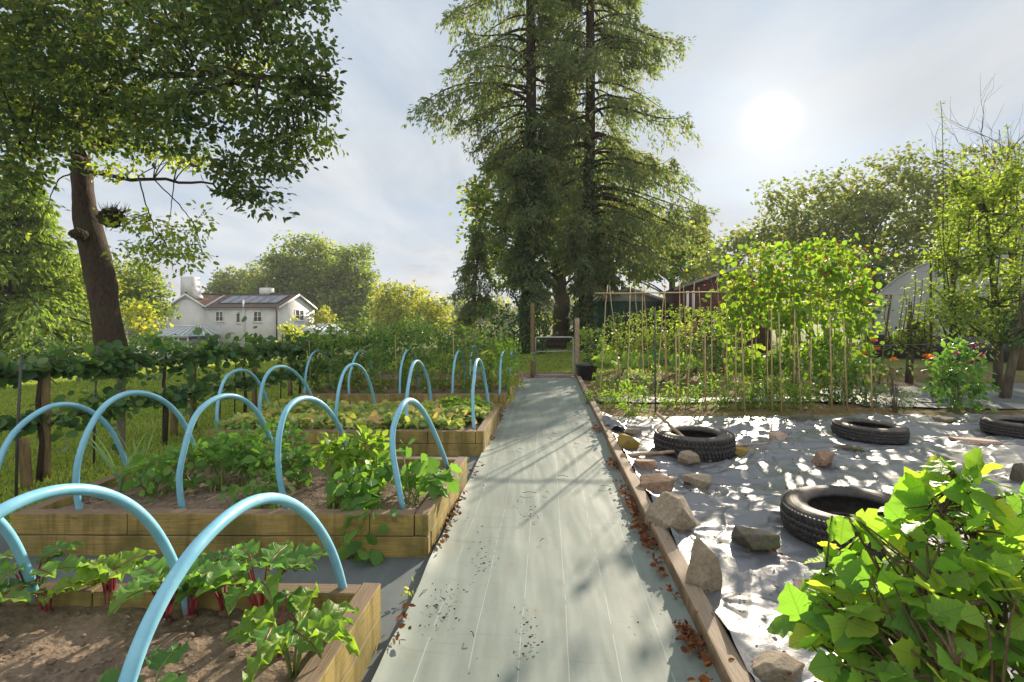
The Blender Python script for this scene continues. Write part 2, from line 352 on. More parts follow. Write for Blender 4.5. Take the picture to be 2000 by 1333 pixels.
# woven ground cover: grey green tape yarn with white marker threads, dust and dirt
def woven(name, base, marker, dirt=.5):
    m, nt = mat(name); g = gen(nt)
    sx = nd(nt, 'SeparateXYZ', {0: g})
    wv = math_(nt, 'MULTIPLY', noise(nt, mapping(nt, g, (260, 14, 1)), 1.0, 2), noise(nt, mapping(nt, g, (14, 260, 1)), 1.0, 2))
    n = noise(nt, g, 1.6, 6, .6); n3 = noise(nt, mapping(nt, g, (9, .35, 1)), 2, 4); n4 = noise(nt, mapping(nt, g, (.6, 12, 1)), 2, 3)
    col = ramp(nt, n, [(.3, tuple(v*.84 for v in base)), (.7, tuple(v*1.12 for v in base))])
    col = mixc(nt, .35, col, ramp(nt, n3, [(.3, tuple(v*.7 for v in base)), (.7, tuple(v*1.25 for v in base))]))
    col = mixc(nt, ramp(nt, n4, [(.62, (0,0,0)), (.72, (.35,.35,.35))]), col, tuple(v*.62 for v in base))
    col = mixc(nt, math_(nt, 'MULTIPLY', wv, .25), col, tuple(v*.6 for v in base))
    col = mixc(nt, math_(nt, 'MULTIPLY', ramp(nt, noise(nt, g, 7, 7, .75), [(.56, (0,0,0)), (.74, (1,1,1))]), dirt), col, (.17,.125,.085))
    if marker:
        xs = math_(nt, 'ADD', sx.outputs[0], math_(nt, 'MULTIPLY', math_(nt, 'SUBTRACT', noise(nt, g, .9, 1), .5), .03))
        fr = math_(nt, 'ABSOLUTE', math_(nt, 'SUBTRACT', math_(nt, 'FRACT', math_(nt, 'DIVIDE', math_(nt, 'ADD', xs, 10.0), .185)), .5))
        line = math_(nt, 'MULTIPLY', math_(nt, 'LESS_THAN', fr, .0085), math_(nt, 'GREATER_THAN', noise(nt, g, 5, 3), .45))
        col = mixc(nt, math_(nt, 'MULTIPLY', line, .27), col, (.60,.64,.58))
    surf(nt, col, .68, bump(nt, math_(nt, 'ADD', math_(nt, 'MULTIPLY', wv, .3), noise(nt, g, 5, 4)), .35, .006), .3)
    return m
M['path_cloth'] = woven('path_cloth', (.172,.208,.188), True)
M['dark_cloth'] = woven('dark_cloth', (.10,.12,.125), False, .35)
M['pale_cloth'] = woven('pale_cloth', (.17,.175,.18), False, .9)
# black polythene sheet
m, nt = mat('polythene'); g = gen(nt); n = noise(nt, g, 2.2, 6, .65); n2 = noise(nt, g, 40, 4)
col = ramp(nt, n, [(.35, (.085,.096,.112)), (.6, (.115,.125,.14)), (.75, (.19,.185,.18))])
col = mixc(nt, ramp(nt, noise(nt, g, 9, 7, .8), [(.6, (0,0,0)), (.76, (.6,.6,.6))]), col, (.20,.17,.14))
surf(nt, col, ramp(nt, n, [(.3, (.29,.29,.29)), (.7, (.43,.43,.43))]), bump(nt, noise(nt, g, 20, 4, .6, .8), .25, .01), .9); M['polythene'] = m
# rubber
m, nt = mat('rubber'); g = gen(nt); n = noise(nt, g, 30, 5)
col = ramp(nt, n, [(.35, (.016,.016,.017)), (.7, (.05,.047,.044))])
nz = nd(nt, 'SeparateXYZ', {0: nd(nt, 'NewGeometry').outputs['Normal']}).outputs[2]
dust = math_(nt, 'MULTIPLY', ramp(nt, nz, [(.35, (0,0,0)), (.9, (1,1,1))]), ramp(nt, noise(nt, g, 5, 6, .7), [(.4, (0,0,0)), (.65, (.6,.6,.6))]))
col = mixc(nt, dust, col, (.16,.13,.10)); rings = nd(nt, 'TexWave', {'Vector': g, 'Scale': 14.0, 'Distortion': .0}, wave_type='RINGS', rings_direction='Z').outputs[1]
surf(nt, col, .6, bump(nt, math_(nt, 'ADD', n, math_(nt, 'MULTIPLY', rings, .5)), .3, .004), .4); M['rubber'] = m
def stone(name, a, b, moss=None, amt=.6):
    m, nt = mat(name); g = gen(nt); n = noise(nt, g, 9, 8, .7); n2 = noise(nt, g, 45, 4, .7)
    col = ramp(nt, n, [(.28, tuple(v*.6 for v in a)), (.5, a), (.75, b)])
    col = mixc(nt, .4, col, ramp(nt, n2, [(.3, tuple(v*.5 for v in a)), (.7, tuple(min(1, v*1.3) for v in b))]))
    if moss: col = mixc(nt, ramp(nt, noise(nt, g, 5, 6, .7), [(amt-.1, (0,0,0)), (amt+.1, (1,1,1))]), col, moss)
    surf(nt, col, .88, bump(nt, math_(nt, 'ADD', n, math_(nt, 'MULTIPLY', n2, .5)), .8, .012), .25); return m
M['stone_grey'] = stone('stone_grey', (.235,.19,.135), (.38,.32,.245), (.12,.12,.055), .6)
M['stone_brown'] = stone('stone_brown', (.22,.14,.09), (.36,.25,.17))
M['stone_moss'] = stone('stone_moss', (.22,.17,.09), (.36,.28,.15), (.28,.20,.03), .42)
M['stone_dark'] = stone('stone_dark', (.085,.075,.06), (.17,.15,.12), (.07,.09,.03), .55)
M['stone_pink'] = stone('stone_pink', (.34,.25,.19), (.48,.38,.3))
# buildings
m, nt = mat('render_wall'); g = gen(nt); n = noise(nt, g, 1.1, 6, .6); n2 = noise(nt, g, 60, 3)
surf(nt, ramp(nt, n, [(.3, (.55,.555,.55)), (.7, (.68,.68,.67))]), .9, bump(nt, n2, .7, .01), .2); M['render_wall'] = m
def tiles(name, a, b, axis_rot=(0,0,0)):
    m, nt = mat(name); uv = nd(nt, 'TexCoord').outputs['UV']
    br = nd(nt, 'TexBrick', {'Vector': uv, 'Color1': c4(a), 'Color2': c4(b), 'Mortar': (.02,.015,.012,1), 'Scale': 1.0, 'Mortar Size': .018, 'Brick Width': .28, 'Row Height': .26, 'Bias': 0.0})
    n = noise(nt, uv, 2.5, 5)
    col = mixc(nt, ramp(nt, n, [(.45, (0,0,0)), (.7, (.55,.55,.55))]), br.outputs[0], (.16,.12,.08))
    surf(nt, col, .8, bump(nt, br.outputs[1], -.8, .03), .3); return m
M['roof_tile'] = tiles('roof_tile', (.075,.04,.034), (.12,.065,.052)); M['roof_tile_warm'] = tiles('roof_tile_warm', (.17,.085,.055), (.24,.125,.085))
m, nt = mat('window_glass'); n = noise(nt, gen(nt), .8, 3)
surf(nt, ramp(nt, n, [(.35, (.02,.025,.03)), (.7, (.06,.07,.06))]), .06, None, .8); M['window_glass'] = m
m, nt = mat('roof_glass'); n = noise(nt, gen(nt), 1.2, 4)
surf(nt, ramp(nt, n, [(.3, (.20,.26,.31)), (.7, (.28,.34,.38))]), .3, None, .7); M['roof_glass'] = m
m, nt = mat('solar_cell'); uv = nd(nt, 'TexCoord').outputs['UV']
br = nd(nt, 'TexBrick', {'Vector': uv, 'Color1': (.05,.055,.08,1), 'Color2': (.06,.065,.09,1), 'Mortar': (.25,.26,.28,1), 'Scale': 1.0, 'Mortar Size': .006, 'Brick Width': .16, 'Row Height': .16}, offset=0.0)
surf(nt, br.outputs[0], .16, None, .9); M['solar_cell'] = m
def boards(name, a, sc=7.0, axis='Z'):
    m, nt = mat(name); g = gen(nt); sx = nd(nt, 'SeparateXYZ', {0: g}).outputs['XYZ'.index(axis)]
    fr = math_(nt, 'FRACT', math_(nt, 'MULTIPLY', sx, sc)); n = noise(nt, g, 6, 5)
    col = ramp(nt, n, [(.3, tuple(v*.7 for v in a)), (.7, tuple(v*1.3 for v in a))])
    col = mixc(nt, math_(nt, 'LESS_THAN', fr, .1), col, tuple(v*.3 for v in a))
    surf(nt, col, .75, bump(nt, fr, .5, .02), .3); return m
M['green_wall'] = boards('green_wall', (.02,.075,.055), 5, 'X'); M['red_wall'] = boards('red_wall', (.095,.038,.03), 7, 'Z')
M['felt'] = plain('felt', (.09,.075,.065), .9, .3, 12, .6, .01); M['asbestos'] = plain('asbestos', (.30,.31,.27), .9, .25, 8, .4, .01)
m, nt = mat('poly_cover'); n = noise(nt, gen(nt), 1.5, 5)
p = nd(nt, 'BsdfPrincipled', {'Base Color': ramp(nt, n, [(.3, (.40,.43,.44)), (.7, (.55,.58,.58))]), 'Roughness': .35, 'Specular IOR Level': .6})
t = nd(nt, 'BsdfTranslucent', {'Color': (.6,.62,.6,1)})
nd(nt, 'OutputMaterial', {'Surface': nd(nt, 'MixShader', {'Fac': .35, 1: p.outputs[0], 2: t.outputs[0]}).outputs[0]}); M['poly_cover'] = m
# ================================================================== camera, sky, sun
cam = bpy.data.cameras.new('camera'); cam.lens = 18.0; cam.sensor_width = 36.0; cam.shift_y = -(666.5-HOR)/2000
cam.clip_start = .05; cam.clip_end = 3000
co = link('camera', cam); co.location = (0, 0, CAMH); co.rotation_euler = (R(90), 0, 0); SC.camera = co
SUN_AZ = math.atan2(.505, 1.0); SUN_EL = R(19.0)
SDIR = Vector((math.sin(SUN_AZ)*math.cos(SUN_EL), math.cos(SUN_AZ)*math.cos(SUN_EL), math.sin(SUN_EL)))
sl = bpy.data.lights.new('sun', 'SUN'); sl.energy = 5.0; sl.angle = R(.55); sl.color = (1, .86, .67)
so = link('sun', sl); so.rotation_euler = SDIR.to_track_quat('Z', 'Y').to_euler(); so.location = (20, 40, 30)
w = bpy.data.worlds.new('World'); SC.world = w; w.use_nodes = True; nt = w.node_tree; nt.nodes.clear()
sky = nd(nt, 'TexSky', sky_type='NISHITA'); sky.sun_disc = False; sky.sun_elevation = SUN_EL; sky.sun_rotation = SUN_AZ
sky.altitude = 60; sky.air_density = 1.0; sky.dust_density = 1.2; sky.ozone_density = 1.6
tc = nd(nt, 'TexCoord').outputs['Generated']
nv = nd(nt, 'VectorMath', {0: tc}, operation='NORMALIZE').outputs[0]
dz = nd(nt, 'SeparateXYZ', {0: nv}).outputs[2]
# cloud veil: direction projected on a flat ceiling so that streaks converge to the horizon
pl = nd(nt, 'VectorMath', operation='DIVIDE'); nt.links.new(nv, pl.inputs[0])
den = math_(nt, 'ADD', math_(nt, 'MAXIMUM', dz, 0.0), .16)
cb = nd(nt, 'CombineXYZ', {0: den, 1: den, 2: 1.0}); nt.links.new(cb.outputs[0], pl.inputs[1])
cl1 = noise(nt, mapping(nt, pl.outputs[0], (.62, 1.25, 1), (0, 0, R(-32))), 1.3, 6, .52, .25)
cl2 = noise(nt, mapping(nt, pl.outputs[0], (1.2, .45, 1), (0, 0, R(28)), (3, 1, 0)), 2.0, 7, .55, .35)
veil = math_(nt, 'ADD', math_(nt, 'MULTIPLY', cl1, .65), math_(nt, 'MULTIPLY', cl2, .35))
vf = ramp(nt, veil, [(.36, (.30,.30,.30)), (.50, (.66,.66,.66)), (.64, (.97,.97,.97))])
sunv = nd(nt, 'CombineXYZ', {0: SDIR.x, 1: SDIR.y, 2: SDIR.z}).outputs[0]
dp = nd(nt, 'VectorMath', {0: nv, 1: sunv}, operation='DOT_PRODUCT').outputs[1]
dpc = math_(nt, 'MAXIMUM', dp, 0.0)
glow = math_(nt, 'POWER', dpc, 12.0); glow2 = math_(nt, 'POWER', dpc, 110.0); core = math_(nt, 'POWER', dpc, 3600.0)
CLD = 1.0
ccol = mixc(nt, ramp(nt, dz, [(.0, (0,0,0)), (.5, (1,1,1))]), (3.75, 3.8, 3.82, 1), (3.25, 3.55, 3.85, 1))
ccol = mixc(nt, math_(nt, 'MULTIPLY', glow, .75), ccol, (3.05, 3.0, 2.92, 1))
shade = ramp(nt, cl2, [(.35, (.80,.82,.86)), (.6, (1.06,1.05,1.04))])
ccol = mixc(nt, 1.0, ccol, shade, 'MULTIPLY')
base = mixc(nt, 1.0, sky.outputs[0], (.42, .46, .52, 1), 'MULTIPLY')
base = mixc(nt, .88, base, (2.3, 3.05, 3.95, 1))
col = mixc(nt, vf, base, ccol)
# extra brightness added to the unseen sky overhead and behind the viewer, as fill
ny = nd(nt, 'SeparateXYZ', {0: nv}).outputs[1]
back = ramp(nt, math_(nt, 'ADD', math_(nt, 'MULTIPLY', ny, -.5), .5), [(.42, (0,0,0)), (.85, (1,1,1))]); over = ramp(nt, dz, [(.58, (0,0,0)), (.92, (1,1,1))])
thick = math_(nt, 'MAXIMUM', back, over)  # mask of the added fill brightness
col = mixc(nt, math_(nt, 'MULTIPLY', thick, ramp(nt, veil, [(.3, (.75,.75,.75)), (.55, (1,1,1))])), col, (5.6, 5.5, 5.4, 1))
# low bank of cumulus near the horizon
lowc = noise(nt, mapping(nt, nv, (3.2, 3.2, 11)), 1.6, 6, .6, .2)
lowm = math_(nt, 'MULTIPLY', ramp(nt, lowc, [(.50, (0,0,0)), (.58, (1,1,1))]), ramp(nt, dz, [(.0, (1,1,1)), (.10, (1,1,1)), (.17, (0,0,0))]))
lowt = ramp(nt, noise(nt, mapping(nt, nv, (3.2, 3.2, 11), (0,0,0), (0,0,-.35)), 1.6, 6, .6, .2), [(.44, (3.6,3.5,3.4,1)), (.58, (2.4,2.5,2.75,1))])
col = mixc(nt, math_(nt, 'MULTIPLY', lowm, .7), col, lowt)
gl = mixc(nt, 1.0, (9.0, 8.6, 7.6, 1), math_(nt, 'ADD', math_(nt, 'MULTIPLY', glow2, .13), math_(nt, 'MULTIPLY', core, 1.3)), 'MULTIPLY')
col = mixc(nt, 1.0, col, gl, 'ADD')
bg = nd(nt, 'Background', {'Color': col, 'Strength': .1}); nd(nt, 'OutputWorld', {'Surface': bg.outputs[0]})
vs = SC.view_settings; vs.view_transform = 'Standard'; vs.look = 'None'; vs.gamma = 1.0; vs.exposure = 1.1
SC.cycles.max_bounces = 7; SC.cycles.transparent_max_bounces = 6; SC.cycles.transmission_bounces = 5; SC.cycles.diffuse_bounces = 4

# ================================================================== ground
def sst(t): t = np.clip(t, 0, 1); return t*t*(3-2*t)
def hgt(x, y):
    x = np.asarray(x, float); y = np.asarray(y, float)
    return -2.7*sst((-x-5.5)/24)*sst((y+2)/30) - .0*y
def gz(x, y): return float(hgt(x, y))
ax = np.concatenate([[-300,-220,-130], np.arange(-90, 91, 1.5), [130,220,300]])
ay = np.concatenate([[-60,-30,-12], np.arange(-6, 110, 1.5), [125,150,200,250,310]])
X, Y = np.meshgrid(ax, ay)
Z = hgt(X, Y)+fbm(np.c_[X.ravel()*.25, Y.ravel()*.25, 0*X.ravel()], 3, 5).reshape(X.shape)*.04*(np.abs(X)+np.abs(Y-6) > 14)-.02
gr = MB().add(np.c_[X.ravel(), Y.ravel(), Z.ravel()], grid_faces(len(ax), len(ay))).build('ground', M['lawn'], smooth=True); tag(gr, kind='structure')

def sheet(name, m, corners, nx, ny, zf, kind='structure', rot=0.0, thick=0):
    """a draped sheet over a quadrilateral (four xy corners), its mesh kept in a frame turned by rot"""
    c = np.asarray(corners, float); u = np.linspace(0, 1, nx); v = np.linspace(0, 1, ny); U, V = np.meshgrid(u, v); U = U.ravel()[:,None]; V = V.ravel()[:,None]
    xy = (1-U)*(1-V)*c[0]+U*(1-V)*c[1]+U*V*c[2]+(1-U)*V*c[3]
    z = zf(xy[:,0], xy[:,1], U[:,0], V[:,0])
    ca, sa = math.cos(-rot), math.sin(-rot)
    L = np.c_[xy[:,0]*ca-xy[:,1]*sa, xy[:,0]*sa+xy[:,1]*ca, z]
    o = MB().add(L, grid_faces(nx, ny)).build(name, m, smooth=True); o.rotation_euler = (0, 0, rot)
    if kind: tag(o, kind=kind)
    return o
PR = -math.atan(.068)
xl = lambda y: -.60+.0655*y
xr = lambda y: .595+.071*y
def cloth_z(x, y, U, V):
    q = np.c_[x*1.6, y*.9, 0*x]
    z = .012+.007*(fbm(q*2, 3, 3)+.3)+.0035*fbm(np.c_[x*14, y*1.6, 0*x], 3, 4)+.006*np.clip(fbm(np.c_[x*2+y*.6, y*7, 0*x], 3, 14)-.05, 0, 1)*np.exp(-U/.3)
    curl = np.exp(-U/.05)*(.022+.03*np.clip(fbm(np.c_[y*2.2, y*0, y*0], 3, 8)+.25, 0, 1))
    return np.maximum(z+curl+.02*np.exp(-(1-U)/.03), .004)
sheet('path', M['path_cloth'], [(xl(.3), .3), (xr(.3)+.01, .3), (xr(11.15)+.01, 11.15), (xl(11.15), 11.15)], 120, 500, cloth_z, rot=PR)
sheet('bed_walkway', M['dark_cloth'], [(-3.25, .2), (xl(.2)+.05, .2), (xl(11.0)+.05, 11.0), (-2.75, 11.0)], 90, 220, lambda x, y, U, V: .003+.006*np.clip(fbm(np.c_[x*5, y*9, 0*x], 3, 6)+.4, 0, 1)*(U < .97), rot=PR)
sheet('gravel_strip', M['gravel'], [(-2.3, 11.0), (1.75, 11.0), (1.9, 12.6), (-2.3, 12.4)], 40, 20, lambda x, y, U, V: .002+.012*np.clip(fbm(np.c_[x*9, y*9, 0*x], 3, 6)+.3, 0, 1))
sheet('flower_ground', M['straw_soil'], [(1.06, 6.5), (10.5, 6.5), (12, 13.5), (1.55, 13.2)], 220, 140, lambda x, y, U, V: .004+.03*np.clip(fbm(np.c_[x*6, y*6, 0*x], 4, 9)+.3, 0, 1))
sheet('cover_strip', M['pale_cloth'], [(1.32, 7.75), (6.6, 7.75), (6.7, 8.25), (1.35, 8.25)], 120, 14, lambda x, y, U, V: .03+.025*np.clip(fbm(np.c_[x*4, y*4, 0*x], 4, 19)+.4, 0, 1))
sheet('cover_path', M['dark_cloth'], [(5.1, 7.4), (11.5, 6.75), (14, 10.8), (5.3, 9.2)], 60, 60, lambda x, y, U, V: .028+.02*np.clip(fbm(np.c_[x*3, y*3, 0*x], 3, 29)+.4, 0, 1))

# grass blades
def grass(name, n, seed, area, hh, label=None):
    r = rng(seed); xy = area(r, n); n = len(xy)
    z = hgt(xy[:,0], xy[:,1])-.02; a = r.uniform(0, 2*PI, n); h = hh*r.uniform(.5, 1.3, n); wd = .004+.004*r.random(n)+.0006*xy[:,1]
    lean = r.normal(size=(n, 2))*.45*h[:,None]
    b = np.c_[xy, z]; s = np.c_[np.cos(a)*wd, np.sin(a)*wd, 0*a]
    V = np.stack([b-s, b+s, b+np.c_[lean, h]], 1).reshape(-1, 3)
    o = MB().add(V, np.arange(3*n).reshape(-1, 3)).build(name, M['grass_blade']); return tag(o, label or 'short mown lawn grass', 'grass', kind='stuff')
def area_left(r, n):
    y = 2.2+15*r.random(n)**1.35; x = -(2.9+.3*(y < 11))-r.random(n)**1.1*(1.2*y+2)
    return np.c_[x, y]
grass('grass', 130000, 3, area_left, .045, 'short lawn grass left of the raised beds')
def area_gate(r, n):
    y = 12.3+22*r.random(n)**1.4; return np.c_[-4+9*r.random(n)+.05*y, y]
grass('grass', 45000, 4, area_gate, .07, 'lawn grass beyond the wire gate')

# ================================================================== raised beds
def board(p0, p1, thick, z0, z1, parent, m='sleeper', side=1, seed=0, label=None, name='board'):
    """a sleeper between two xy points; side=+1 puts its thickness to the left of p0->p1"""
    p0 = np.array([*p0, 0.0]); p1 = np.array([*p1, 0.0]); d = p1-p0; L = np.linalg.norm(d); d /= L; nn = np.array([-d[1], d[0], 0])*side
    r = rng(seed); n = max(2, int(L/.25)+1); ts = np.linspace(0, L, n)
    wob = r.normal(size=n)*.0012; wz = r.normal(size=n)*.0012
    V = []; 
    for k, t in enumerate(ts):
        c = p0+d*t
        for (a, z) in ((0, z0), (thick, z0), (thick, z1), (0, z1)): V.append(c+nn*(a+wob[k])+[0, 0, z+(wz[k] if z == z1 else 0)])
    fs = []; uv = []
    vv = [0, thick, thick+z1-z0, 2*thick+z1-z0, 2*(thick+z1-z0)]; off = r.random()*20
    for k in range(n-1):
        for j in range(4):
            q = (j+1) % 4; fs.append([k*4+j, k*4+q, (k+1)*4+q, (k+1)*4+j])
            uv += [(off+ts[k], vv[j]), (off+ts[k], vv[j+1]), (off+ts[k+1], vv[j+1]), (off+ts[k+1], vv[j])]
    for e in ([3,2,1,0], [(n-1)*4+j for j in range(4)]):
        fs.append(e); uv += [(off+.02*V[i][2], V[i][0]*2+V[i][2]) for i in e]
    if side > 0: pass
    me = bpy.data.meshes.new(name); me.from_pydata([tuple(v) for v in V], [], fs)
    ul = me.uv_layers.new(); ul.data.foreach_set('uv', np.array(uv, np.float32).ravel())
    me.materials.append(M[m]); me.update()
    import bmesh
    bm = bmesh.new(); bm.from_mesh(me); bmesh.ops.recalc_face_normals(bm, faces=bm.faces); bm.to_mesh(me); bm.free()
    o = link(name, me, parent); bevel(o, .005, 2)
    if label: o['label'] = label
    return o
BEDS = []
def raised_bed(yf, yb, xrf, xrb, xlf, xlb, label, seed, joints=(.55,), soil_amp=.022, res=.02, tb=.075, h=.235, skew=.02):
    t = thing('raised_bed', label, 'raised bed', ((xlf+xrf)/2, (yf+yb)/2, 0), 'raised vegetable beds of timber sleepers along the path')
    o = np.array(t.location)
    def q(x, y): return (x-o[0], y-o[1])
    FR, BR, FL, BL = (xrf, yf), (xrb, yb), (xlf, yf+skew), (xlb, yb+skew)
    lerp = lambda a, b, s: (a[0]+(b[0]-a[0])*s, a[1]+(b[1]-a[1])*s)
    zm = h/2
    W = xrf-xlf; D = yb-yf
    # lower course
    board(q(*FL), q(*FR), tb, .0, zm-.002, t, side=1, seed=seed)
    board(q(*lerp(FR, BR, (tb+.002)/D)), q(*BR), tb, .0, zm-.002, t, side=1, seed=seed+1)
    board(q(*lerp(BR, BL, (tb+.002)/W)), q(*BL), tb, .0, zm-.002, t, side=1, seed=seed+2)
    board(q(*lerp(BL, FL, (tb+.002)/D)), q(*lerp(BL, FL, 1-(tb+.002)/D)), tb, .0, zm-.002, t, side=1, seed=seed+3)
    # upper course, lapped the other way; long sides made of butted lengths
    def run(a, b, js, sd, s0=0.0, s1=1.0):
        cuts = [s0]+list(js)+[s1]
        for k in range(len(cuts)-1):
            board(q(*lerp(a, b, cuts[k]+(.002/W if k else 0))), q(*lerp(a, b, cuts[k+1]-.002/W)), tb, zm+.001, h+.003*(k % 2), t, side=1, seed=sd+k*7)
    run(FL, FR, joints, seed+11, 0, 1-(tb+.003)/W)
    board(q(*FR), q(*BR), tb, zm+.001, h+.002, t, side=1, seed=seed+5)
    run(BR, BL, [1-j for j in joints][::-1], seed+31, (tb+.003)/W, 1)
    board(q(*lerp(BL, FL, (tb+.003)/D)), q(*lerp(BL, FL, 1-(tb+.003)/D)), tb, zm+.001, h, t, side=1, seed=seed+6)
    nx = int((W-2*tb)/res); ny = int((D-2*tb)/res)
    U, V = np.meshgrid(np.linspace(0, 1, nx), np.linspace(0, 1, ny)); U = U.ravel(); V = V.ravel()
    fl = np.array(FL)+[tb-.004, tb-.004]; fr = np.array(FR)+[-tb+.004, tb-.004]; br = np.array(BR)+[-tb+.004, -tb+.004]; bl = np.array(BL)+[tb-.004, -tb+.004]
    xy = ((1-U)*(1-V))[:,None]*fl+(U*(1-V))[:,None]*fr+(U*V)[:,None]*br+((1-U)*V)[:,None]*bl
    p = np.c_[xy, 0*U]
    z = .165+soil_amp*(fbm(p*3, 3, seed)+1.1*np.abs(fbm(p*11, 3, seed+2)))+.4*soil_amp*np.abs(fbm(p*34, 3, seed+4))
    MB().add(np.c_[xy-o[:2], z], grid_faces(nx, ny)).build('soil', M['soil'], t, smooth=True)
    BEDS.append((yf, yb, xrf, xrb, xlf, xlb)); return t
raised_bed(.82, 2.06, -.62, -.525, -2.78, -2.75, 'nearest raised bed with beetroot growing in bare brown soil', 1, (.5,), .03, .012)
raised_bed(2.78, 3.95, -.455, -.345, -2.74, -2.72, 'raised bed with potato and celery plants behind the beetroot bed', 101, (.28, .86), .024, .016)
raised_bed(4.84, 6.16, -.268, -.155, -2.92, -2.9, 'raised bed full of low yellowing plants, third from the camera', 201, (.4, .8), .02, .03)
raised_bed(7.2, 8.25, -.11, .05, -3.02, -3.0, 'raised bed under tall dense green plants, fourth from the camera', 301, (.45,), .02, .04)
raised_bed(9.0, 10.4, .035, .225, -2.95, -2.9, 'farthest raised bed beside the gate end of the path', 401, (.5,), .02, .05)

# ================================================================== hoops
HOOPS = [
 ('leftmost blue pipe hoop of the beetroot bed, cut off by the picture edge', [(-1.906,1.202,.17),(-1.904,1.305,.924),(-1.852,1.908,.924),(-1.863,2.038,.17)]),
 ('middle blue pipe hoop over the beetroot plants in the nearest bed', [(-1.31,1.02,.17),(-1.33,.87,1.075),(-1.25,1.81,1.075),(-1.225,1.96,.17)]),
 ('largest looking blue pipe hoop, nearest the camera beside the path', [(-.798,1.043,.17),(-.711,.687,1.024),(-.78,1.964,1.024),(-.648,2.046,.17)]),
 ('leftmost blue hoop of the potato bed, near the two green fence posts', [(-2.916,2.872,.17),(-2.914,2.785,.971),(-2.878,3.684,.971),(-2.842,3.80,.17)]),
 ('second blue hoop from the left in the potato bed, by the leeks', [(-2.426,2.91,.17),(-2.447,2.575,1.078),(-2.295,3.663,1.078),(-2.294,3.785,.17)]),
 ('middle blue hoop of the potato bed, over the left of the potato plants', [(-1.886,2.978,.17),(-1.917,2.668,1.051),(-1.757,3.66,1.051),(-1.731,3.821,.17)]),
 ('blue hoop between the potato plants and the bright celery', [(-1.282,2.987,.17),(-1.377,2.495,1.052),(-1.213,3.51,1.052),(-1.158,3.826,.17)]),
 ('pale blue hoop at the path end of the potato bed', [(-.609,2.978,.17),(-.792,2.784,1.034),(-.602,3.437,1.034),(-.468,3.839,.17)]),
 ('leftmost blue hoop of the bed of yellowing plants', [(-2.84,4.992,.17),(-2.92,4.804,.985),(-2.86,5.819,.985),(-2.82,5.999,.17)]),
 ('second blue hoop from the left over the bed of yellowing plants', [(-2.428,5.048,.17),(-2.502,4.596,1.053),(-2.308,5.744,1.053),(-2.282,5.988,.17)]),
 ('middle blue hoop over the bed of yellowing plants', [(-1.717,5.051,.17),(-1.758,4.828,1.069),(-1.623,5.942,1.069),(-1.603,6.052,.17)]),
 ('second blue hoop from the path over the bed of yellowing plants', [(-1.028,5.086,.17),(-1.082,4.934,1.1),(-.957,5.924,1.1),(-.926,6.004,.17)]),
 ('white-sided blue hoop at the path end of the bed of yellowing plants', [(-.362,5.023,.17),(-.438,4.968,1.134),(-.324,5.988,1.134),(-.272,6.026,.17)]),
]
f4 = ['leftmost blue hoop half hidden in the tall plants of the fourth bed', 'second blue hoop from the left, only its leg showing from the tall plants', 'third blue hoop from the left buried in the tall plants', 'blue hoop whose curved top shows clear of the tall plants', 'blue hoop leg at the path end of the tall plants']
for k, (px, l) in enumerate(zip((597, 683, 781, 884, 976), f4)):
    x = (px-1000)/1000*7.33; HOOPS.append((l, [(x, 7.33, .17), (x-.02, 7.12, 1.06), (x+.12, 8.2, 1.06), (x+.10, 8.13, .17)]))
for k, (x, l) in enumerate(((-.03, 'blue hoop in the farthest bed, nearest the gate'), (-.75, 'second blue hoop in the farthest bed, among the foliage'))):
    HOOPS.append((l, [(x, 9.15, .17), (x-.02, 9.0, 1.02), (x+.1, 10.25, 1.02), (x+.09, 10.15, .17)]))
for l, (a, b, c, d) in HOOPS:
    o0 = np.array([(a[0]+d[0])/2, (a[1]+d[1])/2, 0.0]); pts = bez(np.array(a)-[0,0,.08], b, c, np.array(d)-[0,0,.08], 60); pts = pts+.012*np.stack([vnoise(np.c_[pts[:,2]*3.5+pts[:,1]*2, pts[:,1]*2+q*9, pts[:,0]*3], q) for q in range(3)], 1)
    o = MB().tube(pts, .0165, 14).build('pipe_hoop', M['blue_pipe'], smooth=True, loc=o0)
    tag(o, l, 'hoop', 'blue water pipe hoops arched over the beds')
# ================================================================== right edge timber
yc = [.55, 1.35, 3.05, 5.2, 7.6, 10.95]
tl = ['weathered edging timber nearest the camera on the right of the path', 'long weathered edging timber beside the largest rocks', 'weathered edging timber along the path beside the small mossy rock', 'edging timber beside the flower rows, past the tyres', 'farthest edging timber running up to the gate post']
for k in range(5):
    a, b = yc[k]+.004, yc[k+1]-.004
    t = board((xr(a)+.012*(k % 2), a), (xr(b)+.008*(k % 2), b), .088, .0, .098-.006*(k % 2), None, 'old_timber', side=-1, seed=900+k, name='edging_timber')
    c0 = np.array([(xr(a)+xr(b))/2, (a+b)/2, 0]); t.data.transform(Matrix.Translation(tuple(-c0))); t.location = tuple(c0)
    tag(t, tl[k], 'edging timber', 'weathered timbers edging the right of the path'); t.modifiers['edge'].width = .014; t.modifiers['edge'].segments = 3

